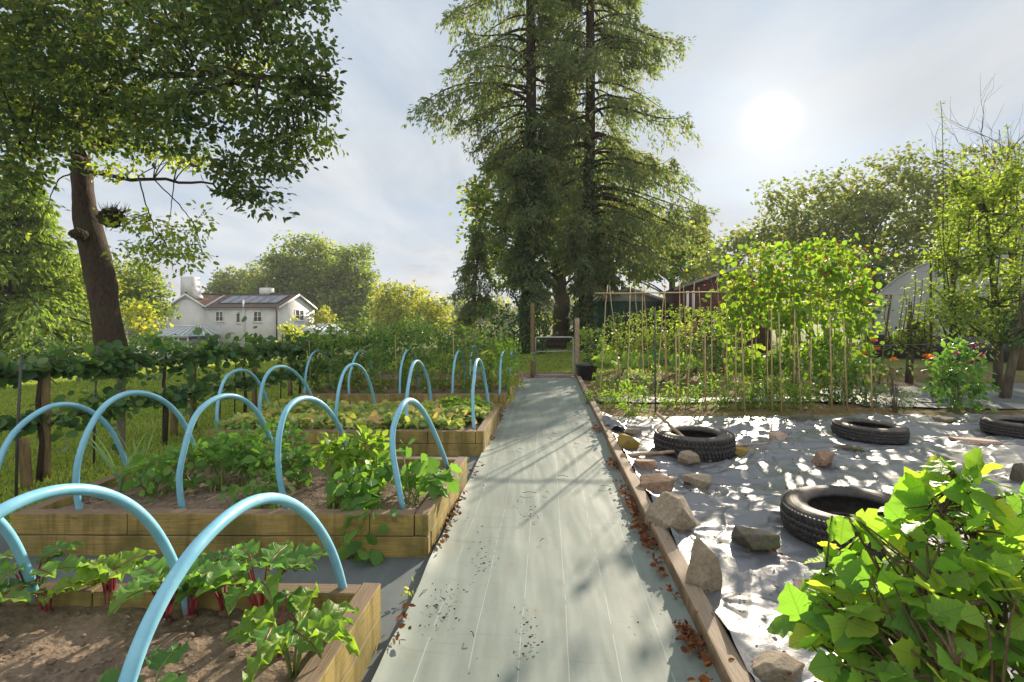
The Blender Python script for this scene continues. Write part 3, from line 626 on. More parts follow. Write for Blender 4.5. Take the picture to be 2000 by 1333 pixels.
# ================================================================== polythene sheet
ROCKS = [  # px centre, base py, width px, height px, stone, label
 (1230, 882, 40, 30, 'stone_moss', 'small yellow mossy stone nearest the path edge, left of the tyre with the stick'),
 (1262, 928, 50, 28, 'stone_brown', 'low brown stone beside the edging timber under the pole end'),
 (1290, 972, 62, 40, 'stone_brown', 'reddish brown blocky stone above the large grey boulder'),
 (1366, 957, 52, 30, 'stone_grey', 'grey block stone right of the reddish brown block'),
 (1349, 912, 40, 27, 'stone_grey', 'small rounded grey stone just below the pole'),
 (1333, 1052, 88, 82, 'stone_grey', 'large grey faceted boulder resting near the edging timber'),
 (1490, 1086, 78, 46, 'stone_dark', 'flat dark stone with debris lying mid sheet'),
 (1390, 1176, 100, 118, 'stone_grey', 'large pointed triangular boulder with moss at its foot'),
 (1578, 1192, 46, 52, 'stone_pink', 'pinkish stone half hidden behind the currant leaves'),
 (1522, 1352, 110, 62, 'stone_grey', 'grey boulder at the bottom edge of the picture'),
 (1618, 915, 48, 32, 'stone_brown', 'brown and orange stone behind the big tyre'),
 (1455, 893, 48, 16, 'stone_moss', 'flat mossy slab right of the pole'),
 (1675, 886, 68, 15, 'stone_dark', 'flat brown slab in front of the second tyre'),
 (1530, 866, 46, 20, 'stone_pink', 'pale flat slab between the first two tyres'),
 (1580, 828, 58, 17, 'stone_dark', 'dark flat stone at the back edge of the sheet'),
 (1203, 843, 42, 14, 'stone_dark', 'dark slate lying by the folded sheet corner'),
 (1236, 853, 32, 15, 'stone_grey', 'small grey slate just behind the yellow mossy stone'),
 (1858, 826, 52, 10, 'stone_dark', 'thin dark slab between the two far right tyres'),
 (1918, 872, 78, 13, 'stone_pink', 'thin pale slab in front of the far right tyre'),
 (1998, 948, 30, 42, 'stone_dark', 'dark ridged stone cut off by the right picture edge'),
]
SZ = .05
rk = np.array([G(a, b, SZ)[:2] for a, b, *_ in ROCKS])
TYRES = [(1355, 843, .365, .2, 'muddy off-road tyre with deep tread and a stick leaning in it', .0),
         (1697, 827, .345, .155, 'low flat tyre at the back of the sheet, near the dark bush', .0),
         (1662, 985, .36, .19, 'large dark tyre partly hidden behind the currant bush', .0),
         (2000, 822, .36, .16, 'tyre cut off by the right picture edge', .0)]
ty = np.array([G(a, b, SZ+h*.9)[:2] for a, b, r_, h, *_ in TYRES])
def facet(a, b, s):
    # linear interpolation over a triangular lattice: flat facets that meet in sharp creases
    k = (a+b)*.36602540; i = np.floor(a+k); j = np.floor(b+k); u = a+k-i; v = b+k-j; i = i.astype(np.int64); j = j.astype(np.int64); z0 = 0*i
    h = lambda p, q: _h(p, q, z0, s); lo = u > v; m = np.where(lo, h(i+1, j), h(i, j+1)); A, C = h(i, j), h(i+1, j+1)
    mx = np.maximum(u, v); mn = np.minimum(u, v); return A*(1-mx)+m*(mx-mn)+C*mn
def poly_z(x, y, U, V):
    ang = R(-14); u = x*math.cos(ang)-y*math.sin(ang); v = x*math.sin(ang)+y*math.cos(ang)
    wq = np.c_[x*1.1, y*1.1, 0*x]; wx = fbm(wq, 3, 40)*.45; wy = fbm(wq+9, 3, 41)*.45
    def ridge(a, b, s, sharp):
        n = vnoise(np.c_[a, b, 0*a], s); return np.clip(1-np.abs(n)*sharp, 0, 1)**1.6
    r1 = ridge((u+wx)*1.1, (v+wy)*3.6, 50, 2.6); r2 = ridge((u*.75+v*.6+wy)*2.2, (v*.7-u*.6+wx)*7.0, 51, 2.8); r3 = ridge((u+wy*.6)*5, (v+wx*.6)*14, 52, 2.4)
    big = fbm(np.c_[x*.9, y*.9, 0*x], 3, 55)
    ja, jb = u+wx*.5+.05*fbm(np.c_[x*5, y*5, 0*x], 2, 43), v+wy*.5+.05*fbm(np.c_[x*5, y*5, 0*x], 2, 44)
    f1 = facet(ja*1.9, jb*4.2, 61); f2 = facet(ja*4.4+jb*1.5, jb*9.0-ja*1.2, 62); f3 = facet(ja*11-jb*4, jb*19+ja*5, 63); soft = .35+.65*np.clip(fbm(np.c_[x*.8, y*.8, 0*x], 2, 66)+.5, 0, 1)
    z = .050+.036*f1*soft+.019*f2*soft+.005*f3*soft*soft
    z = z+.034*r1*soft+.014*r2*soft+.016*big
    z2 = .042+.022*big+.026*r1*(.55+.6*big+.3)+.014*r2+.0035*r3+.0025*fbm(np.c_[x*16, y*16, 0*x], 3, 57)
    for (cx, cy) in rk:                      # stones press the sheet and pull folds towards them
        d = np.hypot(x-cx, y-cy); th = np.arctan2(y-cy, x-cx)
        z = z-.012*np.exp(-(d/.10)**2)+.010*np.exp(-(d/.28)**2)*np.abs(np.sin(th*4+cx*9))*(d > .06)
    for (cx, cy) in ty:
        d = np.hypot(x-cx, y-cy); z = z*(1-.55*np.exp(-(d/.38)**4))+.012*np.exp(-((d-.46)/.09)**2)*np.abs(np.sin(5*np.arctan2(y-cy, x-cx)+cx))
    z = z+.055*np.exp(-U/.014)*(.5+.5*np.clip(fbm(np.c_[y*3, y*0, y*0], 3, 60)+.5, 0, 1))
    return np.maximum(z, .008)
e = lambda y: xr(y)+.088
sh = sheet('plastic_sheet', M['polythene'], [(e(.45), .45), (4.2, .45), (8.2, 6.62), (e(6.55), 6.55)], 520, 700, poly_z, kind=None)
tag(sh, 'creased black polythene sheet spread over the ground and weighed down with stones and tyres', 'plastic sheet')
# turned-up corner of the sheet
r = rng(71); nx, ny = 26, 18; U, V = np.meshgrid(np.linspace(0, 1, nx), np.linspace(0, 1, ny)); U = U.ravel(); V = V.ravel()
c = G(1172, 848, .03)
fx = c[0]+.07+.24*U*(1-.35*V); fy = c[1]-.12+.62*V+.05*np.sin(U*5); fz = .05+.09*np.sin(U*PI*.9)*(1-.5*np.abs(V-.4))+.03*fbm(np.c_[U*4, V*5, 0*U], 3, 72)+.02*np.abs(np.sin(V*9+U*4))
MB().add(np.c_[fx, fy, fz], grid_faces(nx, ny)).build('folded_corner', M['polythene'], sh, smooth=True)

# ================================================================== stones
_ico = None
def ico():
    global _ico
    if _ico is None:
        import bmesh
        bm = bmesh.new(); bmesh.ops.create_icosphere(bm, subdivisions=5, radius=1); bm.verts.ensure_lookup_table()
        _ico = (np.array([v.co[:] for v in bm.verts]), np.array([[v.index for v in f.verts] for f in bm.faces])); bm.free()
    return _ico
def rock_mesh(seed, dims, flat=.0, point=0.0):
    V, Fc = ico(); r = rng(seed); n = 13
    n = 7; N = nrm(r.normal(size=(n, 3))); N = np.concatenate([N, [[0,0,-1],[.1,.1,1],[1,.1,0],[-1,.1,.1],[0,1,.1],[.05,-1,.1]]])
    N = nrm(N+r.normal(size=N.shape)*.12); C = r.uniform(.58, 1.0, len(N))
    dn = V@N.T; rad = np.where(dn > 1e-3, C/np.maximum(dn, 1e-3), 9).min(1)
    W = V*np.minimum(rad, 1.6)[:,None]
    W = W*(1+.03*fbm(V*2.5+seed, 4, seed)+.022*fbm(V*9+seed, 3, seed))[:,None]
    W = W/np.abs(W).max(0)
    if point: 
        k = 1-point*np.clip((W[:,2]+1)/2, 0, 1); W[:,0] *= k; W[:,1] *= k; W[:,0] -= .16*np.clip(W[:,2]+.2, 0, 1.2)*point
    return W*np.array(dims)/2, Fc
for k, (px, py, wpx, hpx, st, lb) in enumerate(ROCKS):
    g = G(px, py, SZ-.01); Yd = g[1]; wd = wpx/1000*Yd; big = hpx > 70
    dep = wd*(.75 if hpx > 22 else .62)
    slope = (CAMH)/Yd
    hh = max(.045, (hpx/1000*Yd-dep*slope*.30)*1.12); wd *= 1.12
    if k == 7: dep = wd*.7; hh = .27
    if k == 5: dep = wd*.85; hh = .20
    V, Fc = rock_mesh(300+k, (wd, dep, hh*1.15), point=.72 if k == 7 else .0)
    a = rng(k).uniform(-.5, .5) if not big else (-.35 if k == 7 else .3); ca, sa = math.cos(a), math.sin(a)
    V = np.c_[V[:,0]*ca-V[:,1]*sa, V[:,0]*sa+V[:,1]*ca, V[:,2]+hh*.44]
    o = MB().add(V, Fc).build('rock', M[st], smooth=False); o.location = (g[0], g[1]+dep*.45, SZ-.012)
    tag(o, lb, 'rock', 'stones weighing down the plastic sheet')
# ================================================================== tyres
def tyre(px, py, Rr, w, label, knobbly, seed):
    c = G(px, py, SZ+w*.9)
    t = thing('tyre', label, 'tyre', (c[0], c[1], SZ-.014), 'old tyres weighing down the plastic sheet')
    s = Rr/.367; h = w/.2
    prof = [(.212,.047),(.214,.03),(.235,.012),(.27,.004),(.305,.004),(.33,.012),(.348,.03),(.357,.055),(.359,.1),(.357,.145),(.348,.17),(.33,.188),(.318,.190),(.305,.196),(.27,.196),(.235,.188),(.228,.182),(.214,.17),(.212,.153),
            (.222,.15),(.245,.165),(.29,.178),(.33,.165),(.345,.13),(.345,.07),(.33,.035),(.29,.022),(.245,.035),(.222,.05)]
    MB().lathe([(a*s, b*h) for a, b in prof], 96, closed=True).build('casing', M['rubber'], t, smooth=True)
    mb = MB(); r = rng(seed); nb = 62 if knobbly else 84
    for k in range(nb):
        a = 2*PI*k/nb
        rows = ([(.037,.045,.05),(.075,.03,0),(.125,.03,.0),(.163,.045,.05)] if knobbly else [(.045,.05,.03),(.082,.028,.0),(.118,.028,0),(.155,.05,.03)])
        for q, (z, hz, ov) in enumerate(rows):
            aa = a+(.5 if q % 2 else 0)*2*PI/nb; tw = .5 if q in (1, 2) else .25*(1 if q == 0 else -1); tw = tw*(1 if q != 2 else -1)
            er = np.array([math.cos(aa), math.sin(aa), 0]); et = np.array([-math.sin(aa), math.cos(aa), 0]); ez = np.array([0,0,1.0])
            e1 = et*math.cos(tw)+ez*math.sin(tw); e2 = np.cross(er, e1)
            edge = q in (0, 3)
            rr = (.360 if not edge else .352)*s
            mb.box(er*rr+ez*z*h, (.021*s if knobbly else .014*s, .027*s if not edge else .025*s, hz*h), np.array([er, e1, e2]))
    bevel(mb.build('tread', M['rubber'], t), .0025, 1)
    return t
for k, (px, py, Rr, w, lb, tilt) in enumerate(TYRES):
    t = tyre(px, py, Rr, w, lb, k == 0, 500+k)
    t.rotation_euler = ((0, 0, .3), (R(1.5), 0, 1.1), (R(-3), R(-2.5), .7), (0, R(1), .2))[k]
    if k == 2: t.location.z += .012
# sticks
def stick(name, label, pts, r0, r1, m, seed, cat='stick', n=18):
    pts = np.asarray(pts, float); t = np.linspace(0, 1, n); P_ = np.stack([np.interp(t, np.linspace(0, 1, len(pts)), pts[:,k]) for k in range(3)], 1)
    P_[1:-1] += rng(seed).normal(size=(n-2, 3))*r0*.16
    o = MB().tube(P_, np.linspace(r0, r1, n), 10).build(name, M[m], smooth=True, loc=P_.mean(0)); return tag(o, label, cat)
g0 = G(1214, 891, .10); g1 = G(1505, 865, .115); stick('pole', 'long brown wooden pole lying on the sheet in front of the first tyre', [g0, (g0*.5+g1*.5)+[0,0,-.004], g1], .017, .010, 'stick', 5, 'pole')
tc_ = ty[0]; a = P(1281, 806, tc_[1]+.22); b = np.array([tc_[0]-.05, tc_[1]-.06, .12]); stick('wooden_stick', 'pale stick leaning across the rim of the muddy tyre', [a, b], .015, .017, 'stick', 6)
# ================================================================== wooden posts and gate
def post(name, label, x, y, top, r_, m='post_wood', group=None, cat='post', base=None, lean=(0,0)):
    z0 = gz(x, y) if base is None else base
    h = top-z0; n = 8; t = np.linspace(0, 1, n); rr = rng(int(abs(x*991+y*37)))
    pts = np.c_[t*lean[0]+rr.normal(size=n)*r_*.04, t*lean[1], t*h-.06*(t == 0)]
    mb = MB().tube(np.concatenate([pts, [pts[-1]+[0,0,.004]]]), np.concatenate([r_*(1.03-.06*t), [r_*.86]]), 14)
    o = mb.build(name, M[m], smooth=True); o.location = (x, y, z0)
    return tag(o, label, cat, group) if label else o
gY = 11.25
gp = P(1040, 593, gY); post('gate_post', 'tall round gate post left of the wire gate', gp[0], gY, gp[2], .045, 'post_wood', 'posts either side of the wire gate')
gp2 = P(1127, 622, gY); post('gate_post', 'shorter brown gate post right of the wire gate beside the black tub', gp2[0], gY, gp2[2], .055, 'stick', 'posts either side of the wire gate')
g = thing('wire_gate', 'low galvanised wire mesh gate closing the end of the path', 'gate', (1.0, gY+.02, 0))
x0, x1 = gp[0]+.07-1.0, gp2[0]-.08-1.0; zt = P(0, 659, gY)[2]; zm_ = P(0, 687, gY)[2]
mb = MB(); 
mb.tube([(x0, 0, .06), (x0, 0, zt-.03), (x0+.03, 0, zt), (x1-.03, 0, zt), (x1, 0, zt-.03), (x1, 0, .06), (x0, 0, .06)], .013, 8); mb.build('gate_frame', M['galv'], g, smooth=True)
MB().tube([(x0, 0, zm_), (x1, 0, zm_+.01)], .009, 8).build('rail', M['galv'], g, smooth=True)
mb = MB()
for x in np.arange(x0+.06, x1, .06): mb.tube([(x, .004, .05), (x, .004, zt)], .0009, 4, False)
for z in np.arange(.10, zt, .07): mb.tube([(x0, .002, z), (x1, .002, z)], .0009, 4, False)
mb.build('wire_mesh', M['stone_dark'], g)
tb = P(1147, 735, 10.6); t = thing('plastic_tub', 'black plastic tub standing by the brown gate post', 'tub', (tb[0]+.02, tb[1]+.25, 0))
MB().lathe([(.0,.02),(.165,.0),(.18,.02),(.225,.30),(.245,.305),(.248,.335),(.232,.335),(.212,.31),(.165,.05),(0,.045)], 40).build('tub_body', M['tub'], t, smooth=True)
MB().tube([(.247,-.07,.31),(.29,-.06,.29),(.295,0,.285),(.29,.06,.29),(.247,.07,.31)], .01, 6).build('handle', M['tub'], t, smooth=True)

# ================================================================== cottage
HO = np.array([-25.1, 55.0, -2.75]); E1 = np.array([-.985, .174, 0]); E2 = np.array([.174, .985, 0]); EZ = np.array([0,0,1.0])
hs = thing('cottage', 'white rendered two storey cottage with solar panels beyond the lawn', 'house', HO)
def hp(a, b, z): return E1*a+E2*b+EZ*z            # a = metres left along the front, b = depth, z = height
AX = np.array([E1, E2, EZ])
EV, RG, D_, LW, XW = 5.3, 6.78, 7.0, 13.8, 8.75
def uvobj(name, quads, m, parent, label=None):
    V = []; f = []; uv = []
    for q in quads:
        q = [np.asarray(p, float) for p in q]; b = len(V); V += q; f.append(list(range(b, b+len(q))))
        ex = q[1]-q[0]; ex /= np.linalg.norm(ex); nn = np.cross(ex, q[2]-q[0]); ey = np.cross(nn/np.linalg.norm(nn), ex)
        uv += [(float((p-q[0])@ex), float((p-q[0])@ey)) for p in q]
    me = bpy.data.meshes.new(name); me.from_pydata([tuple(v) for v in V], [], f); ul = me.uv_layers.new(); ul.data.foreach_set('uv', np.array(uv, np.float32).ravel())
    me.materials.append(M[m]); me.update(); o = link(name, me, parent); return o
# body: main block and cross wing, gable walls as solid prisms
mb = MB()
mb.prism([hp(0,0,0), hp(0,D_,0), hp(0,D_,EV), hp(0,D_/2,RG-.06), hp(0,0,EV)], E1*(XW+.02))
mb.prism([hp(XW,.0,0), hp(LW,.0,0), hp(LW,.0,EV-.02), hp((XW+LW)/2,.0,RG+.0), hp(XW,.0,EV-.02)], E2*8.4)
mb.build('wall', M['render_wall'], hs)
def slab(pts, th=.1):
    pts = [np.asarray(p, float) for p in pts]; n = np.cross(pts[1]-pts[0], pts[2]-pts[0]); n /= np.linalg.norm(n); n = n if n[2] > 0 else -n
    return [[p+n*th for p in pts], [p for p in pts[::-1]]]+[[pts[i], pts[(i+1) % 4], pts[(i+1) % 4]+n*th, pts[i]+n*th] for i in range(4)]
ov = .22
sl_ = (RG-EV)/(D_/2)
rf = uvobj('roof', slab([hp(-ov,-ov,EV-ov*sl_), hp(XW+.35,-ov,EV-ov*sl_), hp(XW+.35,D_/2,RG), hp(-ov,D_/2,RG)])+slab([hp(XW+.35,D_+ov,EV-ov*sl_), hp(-ov,D_+ov,EV-ov*sl_), hp(-ov,D_/2,RG), hp(XW+.35,D_/2,RG)]), 'roof_tile', hs)
wm = (XW+LW)/2; sw = (RG-EV)/((LW-XW)/2)
wr = uvobj('roof', slab([hp(XW-ov,-.15,EV-ov*sw), hp(XW-ov,8.5,EV-ov*sw), hp(wm,8.5,RG+.03), hp(wm,-.15,RG+.03)])+slab([hp(LW+ov,8.5,EV-ov*sw), hp(LW+ov,-.15,EV-ov*sw), hp(wm,-.15,RG+.03), hp(wm,8.5,RG+.03)]), 'roof_tile_warm', hs, None); wr['label'] = 'warmer brown tiled roof of the chimney wing'
mb = MB(); mb.tube([hp(-ov,D_/2,RG+.12), hp(XW+.3,D_/2,RG+.12)], .11, 8); mb.tube([hp(wm,-.15,RG+.15), hp(wm,8.5,RG+.15)], .11, 8); mb.build('ridge_tile', M['roof_tile'], rf, smooth=True)
mb = MB(); a0 = hp(XW+.1,-.1,EV+.05); a1 = hp(XW+.4,D_/2-.3,RG-.05); mb.tube([a0, a1], .13, 6); mb.build('lead_valley', M['galv'], rf)
def bar(mb, a, b, w, d): 
    a = np.asarray(a, float); b = np.asarray(b, float); L = np.linalg.norm(b-a); ex = (b-a)/L; ey = np.cross(EZ, ex) if abs(ex[2]) < .95 else E2; ey = ey/np.linalg.norm(ey); ez = np.cross(ex, ey); mb.box((a+b)/2, (L, d, w), np.array([ex, ey, ez]))
mb = MB()
for s, (p, q) in enumerate([(hp(-ov-.03,-ov,EV-ov*sl_), hp(-ov-.03,D_/2,RG)), (hp(-ov-.03,D_+ov,EV-ov*sl_), hp(-ov-.03,D_/2,RG)), (hp(XW-ov,-.19,EV-ov*sw), hp(wm,-.19,RG)), (hp(LW+ov,-.19,EV-ov*sw), hp(wm,-.19,RG))]): bar(mb, p, q, .2, .05)
bar(mb, hp(-.1,-ov-.02,EV-.07), hp(XW-.2,-ov-.02,EV-.07), .16, .06); mb.build('bargeboard', M['white_trim'], hs)
mb = MB(); mb.tube([hp(-.1,-ov-.1,EV-.02), hp(XW-.2,-ov-.1,EV-.02)], .07, 8); mb.build('gutter', M['pipe_black'], hs, smooth=True)
# tall tapering chimney over the wing gable, and the low one on the main ridge
def frus(mb, levels):
    for (z0, a0, a1, b0, b1), (z1, c0, c1, d0, d1) in zip(levels[:-1], levels[1:]):
        V = [hp(a0,b0,z0),hp(a1,b0,z0),hp(a1,b1,z0),hp(a0,b1,z0),hp(c0,d0,z1),hp(c1,d0,z1),hp(c1,d1,z1),hp(c0,d1,z1)]
        mb.add(V, np.array([[0,1,5,4],[1,2,6,5],[2,3,7,6],[3,0,4,7],[4,5,6,7],[3,2,1,0]]))
ch = MB(); frus(ch, [(EV+.9, wm-.66, wm+.76, -.03, 1.25), (RG+1.95, wm-.62, wm+.74, -.03, 1.2)])
ch.prism([hp(wm-.64,.05,RG-.5), hp(wm-1.25,.05,RG-.5), hp(wm-.9,.05,RG+.1), hp(wm-.72,.05,RG+.6), hp(wm-.64,.05,RG+1.1)], E2*1.05)
ch = ch.build('chimney', M['render_wall'], hs)
ch = MB().box(hp(4.1,D_/2+.3,RG+.35), (1.35,.8,1.0), AX).build('chimney', M['render_wall'], hs); MB().lathe([(.11,0),(.13,.05),(.1,.4),(.12,.42),(0,.42)], 14, hp(4.1,D_/2+.3,RG+.84)).build('chimney_pot', M['stone_brown'], ch, smooth=True)
# solar panels: six in a row
nrm_ = np.array([-E2*sl_+EZ][0]); nrm_ = nrm_/np.linalg.norm(nrm_); up_ = (E2+EZ*sl_); up_ = up_/np.linalg.norm(up_)
pw = 1.18
for k in range(6):
    a = .62+k*(pw+.02); o0 = hp(a,.75,EV+.75*sl_)+nrm_*.2
    q = [o0, o0+E1*pw, o0+E1*pw+up_*2.35, o0+up_*2.35]
    p_ = uvobj('solar_panel', [q]+[[q[i], q[(i+1) % 4], q[(i+1) % 4]-nrm_*.06, q[i]-nrm_*.06] for i in range(4)], 'solar_cell', hs)
    mb = MB(); 
    for i in range(4): bar(mb, q[i]+nrm_*.004, q[(i+1) % 4]+nrm_*.004, .03, .05)
    mb.build('panel_frame', M['pipe_black'], p_)
def window(a0, a1, z0, z1, side='front', lights=2, open_=False, bars=True, parent=hs, b=0.0):
    ux, uo = (E1, -E2) if side == 'front' else (E2, -E1)
    o0 = hp(0, b, 0) if side == 'front' else hp(0, 0, 0)
    c = o0+ux*(a0+a1)/2+EZ*(z0+z1)/2; w_, h_ = a1-a0, z1-z0; A3 = np.array([ux, uo, EZ])
    f = MB(); fr = .075
    f.box(c+EZ*(h_/2-fr/2)+uo*.02, (w_, .09, fr), A3); f.box(c-EZ*(h_/2-fr/2)+uo*.02, (w_, .09, fr), A3)
    for k in range(lights+1): f.box(c+ux*(-w_/2+fr/2+k*(w_-fr)/lights)+uo*.02, (fr, .088, h_-2*fr), A3)
    if bars: f.box(c+uo*.02, (w_-2*fr, .05, .035), A3)
    fo = f.build('window', M['white_trim'], parent)
    MB().box(c+uo*.012, (w_-2*fr+.01, .02, h_-2*fr+.01), A3).build('pane', M['window_glass'], fo)
    MB().box(c-EZ*(h_/2+.05)+uo*.07, (w_+.2, .18, .07), A3).build('sill', M['white_trim'], fo)
    if open_:
        MB().box(c+EZ*(h_/2-.18)+uo*.22, (w_-.05, .45, .04), np.array([ux, nrm(uo*.9+(-EZ)*.25), nrm(EZ*.9+uo*.25)])).build('open_light', M['white_trim'], fo)
    return fo
window(6.65, 7.6, 3.75, 4.85); window(4.55, 5.05, 3.6, 4.85, open_=True, lights=1, bars=False); window(1.95, 2.95, 3.7, 4.85); window(2.0, 3.0, .8, 1.95)
window(3.0, 4.7, 3.85, 5.05, 'side'); window(2.3, 3.6, .6, 1.8, 'side')
mb = MB(); mb.tube([hp(4.0,-.28,7.0-.9), hp(4.0,-.28,EV-.05), hp(4.0,-.12,EV-.4), hp(4.0,-.12,0)], .08, 8); mb.build('soil_pipe', M['white_trim'], hs, smooth=True)
MB().tube([hp(.12,-.3,EV-.05), hp(.12,-.11,EV-.4), hp(.12,-.11,0)], .075, 8).build('downpipe', M['pipe_black'], hs, smooth=True)
# conservatories
def conservatory(name, label, o0, ax1, ax2, w_, d_, hw, hr, bars):
    t = thing(name, label, 'conservatory', o0); c = lambda a, b, z: ax1*a+ax2*b+EZ*z
    for a in np.linspace(0, w_, 7): MB().box(c(a,0,hw/2), (.09,.09,hw), np.array([ax1, ax2, EZ])).build('frame_post', M['white_trim'], t)
    for b in np.linspace(0, d_, 4)[1:]:
        for a in (0, w_): MB().box(c(a,b,hw/2), (.085,.085,hw), np.array([ax1, ax2, EZ])).build('frame_post', M['white_trim'], t)
    MB().box(c(w_/2,.02,.32), (w_-.1,.12,.62), np.array([ax1, ax2, EZ])).box(c(w_/2,-.01,hw-.06), (w_+.2,.16,.16), np.array([ax1, ax2, EZ])).build('wall', M['render_wall'], t)
    MB().box(c(w_/2,0,hw/2), (w_-.02,.02,hw-.2), np.array([ax1, ax2, EZ])).box(c(w_,d_/2,hw/2), (.02,d_,hw-.2), np.array([ax1, ax2, EZ])).box(c(0,d_/2,hw/2), (.02,d_,hw-.2), np.array([ax1, ax2, EZ])).build('pane', M['window_glass'], t)
    A, B, C, D = c(-.2,-.2,hw), c(w_+.2,-.2,hw), c(w_*.72,d_*.75,hw+hr), c(w_*.28,d_*.75,hw+hr); A2, B2 = c(-.2,d_,hw), c(w_+.2,d_,hw)
    E_, F_ = c(w_*.28,d_,hw+hr), c(w_*.72,d_,hw+hr)
    rr = uvobj('roof', [[A,B,C,D],[B,B2,F_,C],[A2,A,D,E_],[D,C,F_,E_]], 'roof_glass', t)
    mb = MB()
    for s in np.linspace(0, 1, bars): bar(mb, A+(B-A)*s+EZ*.03, D+(C-D)*s+EZ*.03, .07, .09)
    for s in np.linspace(0, 1, 5): bar(mb, B+(B2-B)*s+EZ*.03, C+(F_-C)*s+EZ*.03, .07, .09); bar(mb, A+(A2-A)*s+EZ*.03, D+(E_-D)*s+EZ*.03, .07, .09)
    bar(mb, D+EZ*.06, C+EZ*.06, .14, .14); mb.build('glazing_bar', M['white_trim'], rr)
    return t
conservatory('conservatory', 'white conservatory with hipped glass roof in front of the cottage', HO+hp(13.6,-4.3,0), -E1, E2, 6.4, 4.2, 2.25, 1.0, 9)
conservatory('conservatory', 'lower white glass roofed conservatory at the right gable of the cottage', HO+hp(-.1,1.5,.3), -E1, E2, 4.6, 4.6, 2.1, .95, 7)

# ================================================================== sheds, tunnel
def shed(name, label, a, b, depth, zb, hw, hr, wm_, roofm, asym=.5, group=None):
    """gable end from ground point a to b (xy), running back by depth"""
    a = np.array([*a, zb]); b = np.array([*b, zb]); ex = (b-a); w_ = np.linalg.norm(ex); ex = ex/w_; ey = np.cross(EZ, ex); c0 = (a+b)/2
    t = thing(name, label, 'shed', c0)
    ap = ex*(asym-.5)*w_+EZ*(hw+hr); l, r_ = -ex*w_/2, ex*w_/2
    MB().prism([l, r_, r_+EZ*hw, ap-EZ*.02, l+EZ*hw], ey*depth).build('wall', M[wm_], t)
    sl1 = nrm(ap-(l+EZ*hw)); sl2 = nrm(ap-(r_+EZ*hw)); q = []
    q += slab([l+EZ*hw-sl1*.25-ey*.15, ap-ey*.15, ap+ey*(depth+.15), l+EZ*hw-sl1*.25+ey*(depth+.15)], .05)
    q += slab([ap-ey*.15, r_+EZ*hw-sl2*.25-ey*.15, r_+EZ*hw-sl2*.25+ey*(depth+.15), ap+ey*(depth+.15)], .05)
    uvobj('roof', q, roofm, t)
    mb = MB(); bar(mb, l+EZ*(hw-.03)-sl1*.25-ey*.17, ap-ey*.17-EZ*.03, .11, .03); bar(mb, r_+EZ*(hw-.03)-sl2*.25-ey*.17, ap-ey*.17-EZ*.03, .11, .03); mb.build('bargeboard', M['asbestos'], t)
    return t, ex, ey, l, r_, ap
Ys = 23.0
t, ex, ey, l, r_, ap = shed('shed', 'dark green shed with a shallow pale gable behind the espalier hedge', (P(1150,0,Ys)[0], Ys), (P(1312,0,Ys)[0], Ys), 6, 0, P(0,592,Ys)[2], .66, 'green_wall', 'asbestos', .48)
MB().prism([l+EZ*(P(0,589,Ys)[2])-ey*.03, r_+EZ*(P(0,589,Ys)[2])-ey*.03, ap-ey*.03-EZ*.12], ey*.025).build('gable_panel', M['asbestos'], t)
MB().box(ex*-.6-ey*.03+EZ*.95, (.95,.05,1.85), np.array([ex, ey, EZ])).build('door', M['green_wall'], t)
Yr = 20.0
t, ex, ey, l, r_, ap = shed('shed', 'red brown timber shed behind the runner beans', (P(1332,0,Yr)[0], Yr+.3), (P(1500,0,Yr)[0], Yr-.3), 5, 0, P(0,560,Yr)[2], .75, 'red_wall', 'felt', .62)
for k in range(2): MB().box(l+ex*(.3+k*.22)-ey*.03+EZ*1.95, (.1,.04,.9), np.array([ex, ey, EZ])).build('door_frame', M['white_trim'], t)
# polytunnel
Yt = 15.5; cxp = P(1950,0,Yt)[0]; rt = cxp-P(1729,0,Yt)[0]; ht = P(0,487,Yt)[2]
t = thing('polytunnel', 'big rounded polytunnel with a milky grey cover behind the pear trees', 'polytunnel', (cxp, Yt, 0), rz=-.70)
def arch(u): return np.stack([-rt*np.cos(u)*(1-.0*u), 0*u, ht*np.sin(u)**.72], -1)
u = np.linspace(0, PI, 41); pr = arch(u); L = 11
vs_ = np.linspace(0, L, 23); V = np.concatenate([pr+[0, y, 0]-np.array([0,0,1])*(.02*abs(math.sin(y*PI/2))) for y in vs_])
MB().add(V, grid_faces(41, 23)).build('cover', M['poly_cover'], t, smooth=True)
MB().add(np.concatenate([pr, [[0,0,0]]]), np.array([[k, k+1, 41] for k in range(40)])).build('end_panel', M['poly_cover'], t)
for y in np.arange(0, L+.1, 2.0): MB().tube(pr*[1.004,1,1.004]+[0, y-.02, 0], .028, 6).build('hoop_rib', M['galv'], t, smooth=True)
mb = MB(); mb.box((0,-.03,1.0), (2.0,.05,2.0)); mb.build('door', M['pipe_black'], t)
MB().box((0,-.04,.38), (rt*1.97,.05,.75)).build('base_skirt', M['pipe_black'], t)
